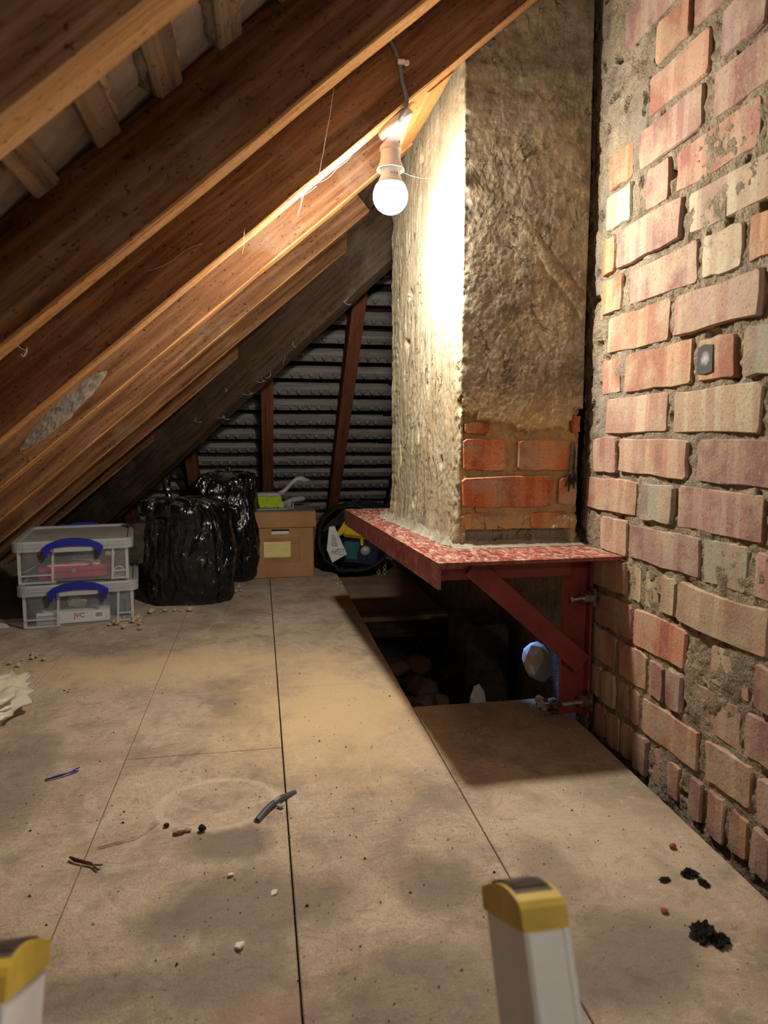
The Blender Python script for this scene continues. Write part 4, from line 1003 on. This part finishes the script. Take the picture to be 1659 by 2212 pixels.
for x in (-0.075, 0.084): mb.box((x, -d / 2 - 0.0006, 0.130), (0.0012, 0.0006, 0.112))
mb.build('printed_lines', 'brown_ink', bx0)
o = MB().box((0, 0, 0.106), (0.25, 0.355, 0.212)).build('paper_stack', 'paper', None, (0.0875, 3.405, 0.006), rot=(0, 0, radians(1.5))); tag(o, 'white papers seen through the hand hole of the archive box', 'papers')

# ---- dustpan and hand brush on the lid
ZL = 0.3125
dp = empty('dustpan', (0.055, 3.36, ZL)); tag(dp, 'flat grey dustpan lying under the green brush on the box lid', 'dustpan')
mb = MB()
poly = [(-0.115, -0.075), (-0.06, -0.098), (0.06, -0.085), (0.095, -0.05), (0.10, 0.06), (-0.10, 0.06)]
mb.prism(poly, 0.001, 0.006); mb.box((0.0, 0.06, 0.014), (0.20, 0.006, 0.026)); mb.box((0.098, 0.0, 0.014), (0.005, 0.11, 0.026)); fixn(mb.build('pan', 'grey_plastic', dp))
mb = MB(); mb.tube([(0.06, 0.055, 0.018), (0.10, 0.075, 0.03), (0.14, 0.085, 0.036), (0.16, 0.088, 0.036)], [0.012, 0.013, 0.014, 0.011], 10); mb.build('handle', 'grey_plastic', dp, smooth=True)
br = empty('hand_brush', (0.035, 3.335, ZL + 0.007)); br.scale = (1.05, 1.05, 1.28); tag(br, 'hand brush with lime green bristles and grey handle on the box lid', 'brush')
mb = MB(); rr = random.Random(4)
for i in range(22):
    for j in range(5):
        u = -1 + 2 * i / 21; v = -1 + 2 * j / 4
        top = Vector((u * 0.054, v * 0.018, 0.044)); bot = Vector((u * 0.069 - 0.002, v * 0.030, 0.0 + rr.uniform(0, 0.003)))
        mb.tube([bot, top], [0.0033, 0.0026], 5)
mb.build('bristles', 'bristle', br)
mb = MB(); loft(mb, [[(x, y, 0.042) for x, y in rrect(0.118, 0.046, 0.02)], [(x, y, 0.046) for x, y in rrect(0.124, 0.050, 0.022)], [(x, y, 0.053) for x, y in rrect(0.118, 0.044, 0.02)], [(x, y, 0.056) for x, y in rrect(0.08, 0.02, 0.009)]]); mb.add([(x, y, 0.056) for x, y in rrect(0.08, 0.02, 0.009)], [tuple(range(24))])
fixn(mb.build('head', 'grey_plastic', br, smooth=True))
mb = MB(); mb.tube([(0.045, 0.004, 0.050), (0.068, 0.006, 0.055), (0.088, 0.008, 0.070), (0.110, 0.012, 0.090), (0.132, 0.016, 0.102), (0.150, 0.018, 0.104), (0.172, 0.020, 0.098), (0.190, 0.022, 0.097)], [0.008, 0.010, 0.0085, 0.009, 0.010, 0.011, 0.010, 0.006], 12); mb.build('handle', 'grey_plastic', br, smooth=True)

# ---- open black holdall
tb = empty('holdall', (0.44, 3.42, 0)); tag(tb, 'open black holdall slumped behind the end of the red plate', 'bag')
mb = MB()
def tbf(u, v):
    a = 2 * pi * u; k = [1.0, 1.08, 1.0, 0.8, 0.45, 0.05]; s = v * 5; i = min(int(s), 4); kk = k[i] + (k[i + 1] - k[i]) * (s - i)
    rx, rz = 0.172, 0.150
    x = cos(a) * rx * kk; z = sin(a) * rz * kk; y = -0.185 + 0.42 * v
    lean = 0.08 * max(0, sin(a)) * (1 - v)                       # mouth leans back at the top
    f = 0.010 * fr(cos(a) * 3, sin(a) * 3, v * 4) + 0.006 * fr(cos(a) * 8, sin(a) * 8, v * 9)
    zz = 0.165 + z + f
    return Vector((x + f, y + lean * 2.0, max(zz, 0.004)))
mb.grid(tbf, 64, 26, True)
mb.grid(lambda u, v: tbf(u, v * 0.5) * 1.0 + Vector((-0.008 * cos(2 * pi * u), 0.006, -0.008 * sin(2 * pi * u) if tbf(u, v * 0.5).z > 0.02 else 0.006)), 64, 14, True)
o = mb.build('bag_body', 'black_cloth', tb, smooth=True)
mb = MB(); rim = [tbf(k / 40, 0.0) for k in range(41)]; mb.tube(rim, 0.007, 8, False); mb.build('rim', 'black_cloth', tb, smooth=True)
mb = MB()      # stiff flap standing up from the mouth
def flap(u, v):
    a = Vector((-0.16, -0.12, 0.20)).lerp(Vector((0.17, -0.02, 0.27)), u); b = Vector((0.02, 0.02, 0.345)).lerp(Vector((0.20, 0.10, 0.315)), u)
    p = a.lerp(b, v); return p + Vector((0, 0.012 * fr(u * 4, v * 4, 1), 0.01 * fr(u * 5, v * 3, 4)))
mb.grid(flap, 20, 12); mb.grid(lambda u, v: flap(1 - u, v) + Vector((0, 0.006, 0)), 20, 12); mb.build('flap', 'black_cloth', tb, smooth=True)
tc = empty('tool_case', (0.475, 3.36, 0.02)); tag(tc, 'yellow-lidded teal case inside the open black holdall', 'case')
m15 = Matrix.Rotation(radians(8), 3, 'Y')
mb = MB(); mb.box((0, 0, 0.075), (0.20, 0.16, 0.14), m15, ch=0.02); mb.build('tub', 'navy_plastic', tc)
mb = MB(); mb.box((-0.052, -0.081, 0.088), (0.075, 0.008, 0.085), m15, ch=0.003); mb.build('side_panel', 'teal_plastic', tc)
mb = MB(); mb.box((0.01, -0.02, 0.172), (0.205, 0.15, 0.058), m15, ch=0.016); mb.box((-0.09, -0.086, 0.20), (0.022, 0.012, 0.075), Matrix.Rotation(radians(35), 3, 'Y')); mb.box((0.0, -0.09, 0.13), (0.012, 0.02, 0.03)); mb.box((0.075, -0.09, 0.128), (0.012, 0.02, 0.035)); mb.build('lid', 'yellow_plastic', tc)
mb = MB(); mb.tube([(0.03, -0.098, 0.205), (0.022, -0.115, 0.222), (0.03, -0.118, 0.245), (0.05, -0.11, 0.252), (0.062, -0.098, 0.24)], 0.010, 10); mb.build('carry_handle', 'yellow_plastic', tc, smooth=True)
mb = MB(); R90x = Matrix.Rotation(radians(90), 3, 'X'); mb.lathe([(0.0, 0.012), (0.014, 0.012), (0.020, 0.006), (0.024, 0.0)], 18, R90x, (0.02, -0.081, 0.085)); mb.build('dial', 'grey_plastic', tc, smooth=True)
# leaflet with upside-down heading
lf = MB(); lw, lh = 0.088, 0.155
lf.add([(-0.020, 0, 0.085), (0.006, 0, 0.085), (0.052, 0.004, -0.052), (-0.020, 0.010, -0.085), (-0.042, 0, -0.02)], [(0, 1, 2, 3, 4)])
lf.add([(x, y + 0.0008, z) for x, y, z in lf.v], [(4, 3, 2, 1, 0)])
lo = lf.build('leaflet', 'paper', None, (0.342, 3.222, 0.150), rot=(radians(-6), radians(-4), radians(4))); tag(lo, 'white printed leaflet headed LOFT, upside down in the black holdall', 'leaflet')
text('LOFT', 0.025, 'ink', lo, (0.010, -0.0012, -0.028), (pi / 2, radians(190), 0), off=-0.0004)
mb = MB(); mr = Matrix.Rotation(radians(15), 3, 'Y')
mb.box((0.006, -0.0008, -0.044), (0.066, 0.0005, 0.0012), mr)
for k in range(6): mb.box((-0.004, -0.0008, -0.004 + 0.009 * k), (0.030 - 0.002 * k, 0.0005, 0.0022), mr)
mb.build('small_print', 'grey_ink', lo)
# galvanised connector strips standing by the holdall
for i, (x, lab) in enumerate(((0.562, 'galvanised metal strip with holes next to the holdall'), (0.592, 'second galvanised metal strip, further from the holdall'))):
    mb = MB(); 
    for z0_, z1_ in ((0.0, 0.012), (0.022, 0.034), (0.044, 0.056), (0.066, 0.078)): mb.box((0, 0, (z0_ + z1_) / 2), (0.016, 0.003, 0.0125))
    for sx in (-1, 1): mb.box((sx * 0.0065, 0, 0.039), (0.004, 0.003, 0.078))
    o = mb.build('metal_strip', 'zinc', None, (x, 3.30, -0.0215)); tag(o, lab, 'metal strip', 'galvanised strips by the holdall')

# ---- crumpled clear sack at the frame edge
mb = MB()
def ck(u, v):
    a = 2 * pi * u; b = -pi / 2 + pi * v; d = Vector((cos(a) * cos(b), sin(a) * cos(b), sin(b)))
    k = 1 + 0.30 * fr(d.x * 2 + 4, d.y * 2, d.z * 2) + 0.14 * (0.5 - abs(fr(d.x * 6, d.y * 1.5 + 2, d.z * 6)))
    p = Vector((d.x * 0.085 * k, d.y * 0.16 * k, d.z * 0.045 * k)); p.z = max(p.z + 0.033, 0.001); return p
mb.grid(ck, 60, 40, True); o = mb.build('plastic_sack', 'clear_sack', None, (-0.655, 1.685, 0), smooth=True, rot=(0, 0, radians(-14))); tag(o, 'crumpled pale plastic sack on the floorboards at the edge of the picture', 'plastic sack')
o = MB().box((0, 0, 0.0015), (0.10, 0.13, 0.002)).build('paper_sheet', 'paper', None, (-0.935, 2.56, 0), rot=(0, 0, 0.5)); tag(o, 'sheet of white paper beside the stacked storage boxes', 'paper')

# ================================================================== SMALL BITS
def wire(name, pts, r, mat, label, cat='wire'):
    mb = MB()
    for p in pts: mb.tube(p, r, 8)
    o = mb.build(name, mat, smooth=True); return tag(o, label, cat)
wire('wire_offcut', [[(-0.414, 1.355, 0.002), (-0.395, 1.358, 0.003), (-0.375, 1.372, 0.004), (-0.359, 1.385, 0.007)], [(-0.410, 1.353, 0.003), (-0.385, 1.363, 0.006), (-0.360, 1.380, 0.003)]], 0.0014, 'blue_plastic', 'short offcut of bright blue wire on the floorboards')
wire('wire_offcut', [[(-0.301, 1.082, 0.004), (-0.292, 1.072, 0.003), (-0.277, 1.064, 0.003), (-0.262, 1.056, 0.003), (-0.247, 1.051, 0.005)], [(-0.299, 1.078, 0.006), (-0.285, 1.069, 0.006), (-0.265, 1.060, 0.004), (-0.251, 1.042, 0.003)]], 0.0016, 'brown_plastic', 'short curved offcut of brown wire on the floorboards')
wire('wire_offcut', [[(-0.264, 1.105, 0.0015), (-0.235, 1.113, 0.003), (-0.209, 1.122, 0.003), (-0.195, 1.138, 0.004), (-0.181, 1.160, 0.002)], [(-0.262, 1.103, 0.003), (-0.232, 1.115, 0.002), (-0.211, 1.121, 0.004)]], 0.0007, 'copper', 'thin bare copper wire bent on the floorboards')
# grey plastic sheath offcut: open channel
e = empty('cable_sheath', (0.018, 1.182, 0.0), atan2(0.086, 0.067)); tag(e, 'curved grey cable sheath offcut lying across the board joint', 'cable offcut')
mb = MB()
def sh(u, v):
    x = -0.056 + 0.112 * u; an = radians(200) * v - radians(10); r = 0.0062 * (1 - 0.35 * max(0, u - 0.6) * 2)
    return Vector((x, 0.006 * sin(u * pi) + r * cos(an), 0.0005 + 0.004 * sin(u * pi) + r * max(sin(an), 0.0)))
mb.grid(sh, 24, 9); mb.grid(lambda u, v: sh(1 - u, v) * 1.0 + Vector((0, 0, -0.0012)), 24, 9); mb.build('sheath', 'dark_grey_plastic', e, smooth=True)
mb = MB(); mb.box((0.006, 0.004, 0.010), (0.018, 0.006, 0.004), ch=0.001); mb.box((0.0, -0.008, 0.004), (0.008, 0.012, 0.003)); mb.build('clip', 'zinc', e)

ico_cache = {}
def stone_mesh(seed, mat):
    k = (seed, mat)
    if k in ico_cache: return ico_cache[k]
    bm = bmesh.new(); bmesh.ops.create_icosphere(bm, subdivisions=2 if seed < 100 else 1, radius=1.0)
    rg = random.Random(seed); ax = Vector((rg.uniform(0.75, 1.25), rg.uniform(0.7, 1.1), rg.uniform(0.5, 0.9)))
    planes = [(Vector((rg.gauss(0, 1), rg.gauss(0, 1), rg.gauss(0, 1))).normalized(), rg.uniform(0.55, 0.85)) for _ in range(7)]
    for v in bm.verts:
        for n_, d_ in planes:
            q = v.co.dot(n_)
            if q > d_: v.co -= n_ * (q - d_)
        v.co += v.co.normalized() * 0.10 * fr(v.co.x * 2 + seed, v.co.y * 2, v.co.z * 2)
        v.co = Vector((v.co.x * ax.x, v.co.y * ax.y, v.co.z * ax.z))
    zm = min(v.co.z for v in bm.verts)
    for v in bm.verts: v.co.z -= zm
    me = bpy.data.meshes.new('stone'); bm.to_mesh(me); bm.free(); me.materials.append(M[mat]); ico_cache[k] = me; return me
def stone(name, x, y, z, r, mat, label, cat, group=None, seed=None, flat=1.0):
    seed = random.randrange(6) if seed is None else seed
    o = bpy.data.objects.new(name, soot_mesh(x * 90) if name == 'soot_lump' else stone_mesh(seed, mat)); COL.objects.link(o); o.location = (x, y, z); o.scale = (r, r, r * flat); o.rotation_euler = (0, 0, random.uniform(0, 6.28))
    return tag(o, label, cat, group)
stone('brick_crumb', 0.635, 0.944, 0, 0.0075, 'stone_red', 'red brick crumb on the boards near the brick wall', 'crumb')
stone('brick_crumb', 0.536, 0.809, 0, 0.005, 'stone_red', 'small orange brick chip between the soot lumps', 'crumb')
def soot_mesh(seed):
    bm = bmesh.new(); bmesh.ops.create_icosphere(bm, subdivisions=4, radius=1.0)
    for v in bm.verts:
        d = v.co.normalized(); k = 1 + 0.45 * fr(d.x * 1.7 + seed, d.y * 1.7, d.z) + 0.28 * fr(d.x * 6 + seed, d.y * 6, d.z * 6)
        v.co = Vector((d.x * k, d.y * k * 0.75, max(d.z, -0.3) * k * (0.8 + 0.5 * fr(d.x * 5, d.y * 5, seed))))
    zm = min(v.co.z for v in bm.verts)
    for v in bm.verts: v.co.z -= zm
    me = bpy.data.meshes.new('soot_lump'); bm.to_mesh(me); bm.free(); me.materials.append(M['stone_black']); return me
stone('soot_lump', 0.621, 0.880, 0, 0.013, 'stone_black', 'round black soot lump beside the brick wall', 'soot lump', 'soot lumps', flat=0.4)
stone('soot_lump', 0.628, 0.855, 0, 0.009, 'stone_black', 'smallest black soot lump beside the round one', 'soot lump', 'soot lumps', flat=0.4)
stone('soot_lump', 0.560, 0.762, 0, 0.018, 'stone_black', 'largest black soot lump near the bottom corner', 'soot lump', 'soot lumps', seed=3, flat=0.45)
stone('soot_lump', 0.575, 0.745, 0, 0.013, 'stone_black', 'flat black soot lump touching the largest one', 'soot lump', 'soot lumps', seed=5, flat=0.5)
stone('soot_lump', 0.577, 0.873, 0, 0.008, 'stone_black', 'faint dark soot smear lump left of the round one', 'soot lump', 'soot lumps', flat=0.2)
stone('plaster_chip', -0.141, 1.129, 0, 0.010, 'stone_tan', 'tan plaster chip next to the dark damp stain', 'chip', seed=2)
stone('plaster_chip', -0.127, 1.130, 0, 0.005, 'stone_tan', 'little tan chip touching the larger tan chip', 'chip')
stone('dark_crumb', -0.105, 1.127, 0, 0.007, 'stone_black', 'dark crumb just above the round damp stain', 'crumb')
stone('dark_crumb', -0.165, 1.150, 0, 0.005, 'stone_black', 'dark crumb at the end of the copper wire', 'crumb')
for x, y, r, lab in ((-0.054, 0.997, 0.0065, 'white plaster flake on the damp patch'), (0.009, 0.945, 0.006, 'white plaster flake close to the long board joint'), (-0.037, 0.846, 0.009, 'largest white plaster flake standing on edge')):
    o = fixn(MB().prism([(-1.0, -0.5), (0.2, -0.8), (1.0, -0.1), (0.5, 0.7), (-0.4, 0.9)], 0.0, 0.3).build('plaster_flake', 'stone_white', None, (x, y, 0.001), rot=(0.25, -0.3, x * 40))); o.scale = (r, r * 0.8, r); tag(o, lab, 'flake', 'white plaster flakes')
rr = random.Random(21)
def crumbs(n, fx, lab, grp, rmin, rmax, mat='stone_tan', z=0.0):
    for i in range(n):
        x, y = fx(); stone('plaster_crumb', x, y, z, rr.uniform(rmin, rmax), mat, lab, 'crumb', grp, seed=100 + rr.randrange(6))
crumbs(22, lambda: (-0.47 + rr.gauss(0, 0.035), 2.50 + rr.gauss(0, 0.035)), 'tan plaster crumb in the scatter beside the storage boxes', 'crumbs beside the storage boxes', 0.004, 0.014)
crumbs(9, lambda: (rr.uniform(-0.42, -0.26), 2.655 + rr.uniform(-0.03, 0.01)), 'tan plaster crumb in front of the tied bin bag', 'crumbs in front of the bin bag', 0.004, 0.013)
crumbs(12, lambda: (rr.uniform(-0.12, -0.07), rr.uniform(2.85, 3.1)), 'tan plaster crumb between bin bag and cardboard box', 'crumbs beside the cardboard box', 0.004, 0.010)
crumbs(9, lambda: (rr.uniform(0.655, 0.70), rr.uniform(1.47, 1.56)), 'tan rubble crumb at the foot of the bracket', 'crumbs below the bracket', 0.008, 0.018)
crumbs(16, lambda: (rr.uniform(-0.75, -0.62), rr.uniform(1.85, 2.2)), 'tan crumb on the boards near the picture edge', 'crumbs at the floor edge', 0.003, 0.009)
crumbs(4, lambda: (rr.uniform(0.325, 0.345), rr.uniform(3.0, 3.2)), 'tan crumb on the board in front of the holdall', 'crumbs by the holdall', 0.006, 0.010)
# rubble lying in the opening
for i in range(34):
    x = rr.uniform(0.40, 0.69); y = rr.uniform(1.75, 2.48); zz = -0.345 + 0.16 * max(0, 1 - ((x - 0.46) / 0.2) ** 2) * (0.3 + 0.7 * (y - 1.75) / 0.7)
    stone('rubble_stone', x, y, zz, rr.uniform(0.03, 0.065), 'rubble_tan' if i % 3 else 'rubble_brown', 'lump of rubble lying down in the dark floor opening', 'rubble', 'rubble in the floor opening', seed=rr.randrange(6))
stone('plaster_lump', 0.700, 1.655, 0.02, 0.050, 'stone_white', 'pale plaster lump lit blue by daylight behind the bracket', 'plaster lump', seed=4, flat=1.7)
stone('plaster_lump', 0.60, 1.84, -0.15, 0.030, 'stone_white', 'small pale plaster lump lit blue in the opening', 'plaster lump', seed=1, flat=2.5)
# sand and dust grains: uncountable
mb = MB()
for i in range(2600):
    if i % 3 == 0: x, y = rr.uniform(-0.6, 0.68), rr.uniform(0.66, 2.4)
    elif i % 3 == 1: x, y = rr.gauss(-0.2, 0.25), rr.gauss(2.0, 0.18)
    else: x, y = rr.uniform(0.36, 0.69) if rr.random() < 0.5 else rr.gauss(0.1, 0.25), rr.uniform(0.66, 1.55) 
    if x > 0.352 and y > 1.57: continue
    if x > 0.68 or x < -1.0 or y < 0.65 or y > 2.42: continue
    r = rr.uniform(0.0005, 0.0014) * (2.0 if rr.random() < 0.06 else 1)
    mb.add([(x - r, y - r * 0.6, 0.0001), (x + r, y - r * 0.5, 0.0001), (x + r * 0.2, y + r, 0.0001), (x, y, r * 1.2)], [(0, 1, 3), (1, 2, 3), (2, 0, 3)])
o = mb.build('dust_grains', 'stone_tan'); tag(o, 'loose sandy grains scattered over the chipboard floor', 'grit', kind='stuff')
mb = MB()
for i in range(500):
    x, y = rr.uniform(-0.6, 0.68), rr.uniform(0.66, 1.9)
    if x > 0.352 and y > 1.57: continue
    r = rr.uniform(0.0006, 0.0018) * (1.8 if rr.random() < 0.08 else 1)
    mb.add([(x - r, y - r * 0.6, 0.0001), (x + r, y - r * 0.5, 0.0001), (x + r * 0.2, y + r, 0.0001), (x, y, r)], [(0, 1, 3), (1, 2, 3), (2, 0, 3)])
o = mb.build('dark_grit', 'stone_black'); tag(o, 'dark specks of grit scattered over the chipboard floor', 'grit', kind='stuff')

# ---- cobwebs
def web(strands, label, r=0.00024):
    mb = MB()
    for s in strands:
        p = [Vector(q) for q in s]; pts = []
        for i in range(len(p) - 1):
            for k in range(6):
                q = p[i].lerp(p[i + 1], k / 6); sag = 0.006 * sin(pi * k / 6); pts.append(q + Vector((0.0015 * noise.noise(q * 60), 0, -sag + 0.0015 * noise.noise(q * 50))))
        pts.append(p[-1]); mb.tube(pts, [r * (1 + 0.9 * max(0, noise.noise(q * 90))) for q in pts], 5)
    return tag(mb.build('cobweb', 'web', smooth=True), label, 'cobweb', 'cobwebs')
bz = lambda x: Z0 + T * x
web([[(0.115, 1.05, bz(0.115)), (0.118, 1.24, 1.145), (0.121, 1.43, 1.150)], [(0.121, 1.43, 1.148), (0.02, 1.42, 1.085), (-0.13, 1.41, 1.005), (-0.20, 1.40, 0.96)], [(0.121, 1.43, 1.148), (0.16, 1.43, 1.178), (0.20, 1.43, bz(0.20))], [(0.09, 1.40, 1.115), (0.08, 1.40, 1.075), (0.095, 1.42, 1.125)], [(0.06, 1.41, 1.105), (0.12, 1.43, 1.142)], [(-0.02, 1.41, 1.05), (-0.025, 1.40, 1.0)]], 'long dusty cobweb hanging between two rafters near the bulb')
web([[(-0.335, 1.02, 0.80), (-0.318, 1.06, 0.77), (-0.322, 1.05, 0.765)], [(-0.40, 0.99, 0.86), (-0.33, 1.04, 0.775)], [(-0.318, 1.06, 0.775), (-0.31, 1.04, 0.772), (-0.318, 1.05, 0.766)]], 'small cobweb with a white tuft on a rafter at the picture edge')
wb = []; rw_ = random.Random(8)
for k in range(10):
    u = rw_.random(); x = -0.32 + 0.74 * u; y = HIPC - x - 0.012; z = bz(x) - 0.175 + rw_.uniform(-0.01, 0.10) * (k % 2); l_ = rw_.uniform(0.008, 0.03)
    wb.append([(x, y, z), (x + rw_.uniform(-.02, .02), y - 0.004, z - l_ * 0.6), (x + rw_.uniform(-.03, .03), y - 0.003, z - l_)])
web(wb, 'tufts of cobweb hanging along the dark hip timber', 0.0006)['kind'] = 'stuff'
web([[(0.330, 1.80, 1.34), (0.345, 1.72, 1.29), (0.412, 1.66, 1.255)]], 'wisps of cobweb between the lit rafter and the chimney')

# ================================================================== LADDER
KL = 0.78
dS = Vector((0, 0.45, 0.893)).normalized(); dD = Vector((0, 0.893, -0.45)).normalized()
lad = empty('ladder', (0.0, 0.20, -0.20)); tag(lad, 'aluminium loft ladder with yellow end caps rising through the hatch', 'ladder')
def stile(xl, wd, p_near, dep):
    P = Vector((xl, p_near[0], p_near[1]))
    m = Matrix((Vector((1, 0, 0)), dD, dS)).transposed()
    def part(name, mb, mat, par=lad):
        o = fixn(mb.build(name, mat, par)); return o
    off = P - lad.location
    mb = MB(); L = 0.85
    mb.box(off + m @ Vector((wd / 2, dep / 2, -L / 2)), (wd, dep, L), m, ch=0.0025)
    st = part('stile', mb, 'alu')
    # rolled lip of the box section
    mb = MB(); mb.box(off + m @ Vector((wd - 0.001, 0.001, -L / 2)), (0.004, 0.004, L), m); part('stile_lip', mb, 'alu')
    # cap: side profile rounded on top, extruded across the stile
    D_ = dep + 0.0012; hc_ = 0.0125
    prof = [(-0.0012, -0.001), (D_, -0.001), (D_, hc_ * 0.8)]
    for k in range(8):
        a = pi / 2 * k / 7; prof.append((D_ - 0.012 + 0.012 * cos(a), hc_ * 0.8 + 0.0065 * sin(a)))
    for k in range(1, 12):
        u_ = k / 11; prof.append((D_ - 0.012 - (D_ - 0.012 + 0.0012 - 0.004) * u_, hc_ * 0.8 + 0.0065 + 0.0055 * sin(pi * min(u_ * 0.86, 1)) - 0.003 * u_ ** 6))
    prof.append((-0.0012, hc_ * 0.95))
    hcap = 0.0
    def topz(y): 
        for i in range(2, len(prof) - 1):
            (y0_, z0_), (y1_, z1_) = prof[i], prof[i + 1]
            if y1_ <= y <= y0_ and y0_ > y1_: return z0_ + (z1_ - z0_) * (y0_ - y) / (y0_ - y1_)
        return 0.018
    mb = MB(); n = len(prof); x0, x1 = -0.0014, wd + 0.0014
    vs = [off + m @ Vector((x0, y, z)) for y, z in prof] + [off + m @ Vector((x1, y, z)) for y, z in prof]
    mb.add(vs, [tuple(range(n)), tuple(range(n, 2 * n))[::-1]] + [(i, n + i, n + (i + 1) % n, (i + 1) % n) for i in range(n)])
    cap = part('end_cap', mb, 'cap_yellow'); cap['label'] = 'yellow plastic end cap'
    mb = MB()
    for k in range(9):
        y = 0.020 + k * 0.0058; mb.box(off + m @ Vector((wd / 2, y, topz(y) + 0.0006)), (wd * 0.86, 0.0034, 0.0024), m)
    part('tread_rib', mb, 'cap_dark', cap)
    mb = MB(); ys_ = [0.012 + 0.062 * k / 10 for k in range(11)]
    vs = [off + m @ Vector((x_, y, topz(y) + 0.0004)) for y in ys_ for x_ in (wd * 0.03, wd * 0.97)]
    mb.add(vs, [(2 * k, 2 * k + 1, 2 * k + 3, 2 * k + 2) for k in range(10)]); part('tread_pad', mb, 'cap_dark', cap)
stile(0.161, 0.0285, (0.390, 0.337), 0.086)
stile(-0.148 - 0.0285, 0.0285, (0.391, 0.335), 0.086)
m = Matrix((Vector((1, 0, 0)), dD, dS)).transposed()
for k in range(3):
    P = Vector((0.0065, 0.390, 0.337)) + dD * 0.043 - dS * (0.30 + 0.25 * k)
    MB().box(P - lad.location, (0.305, 0.075, 0.022), m, ch=0.003).build('rung', 'alu', lad)
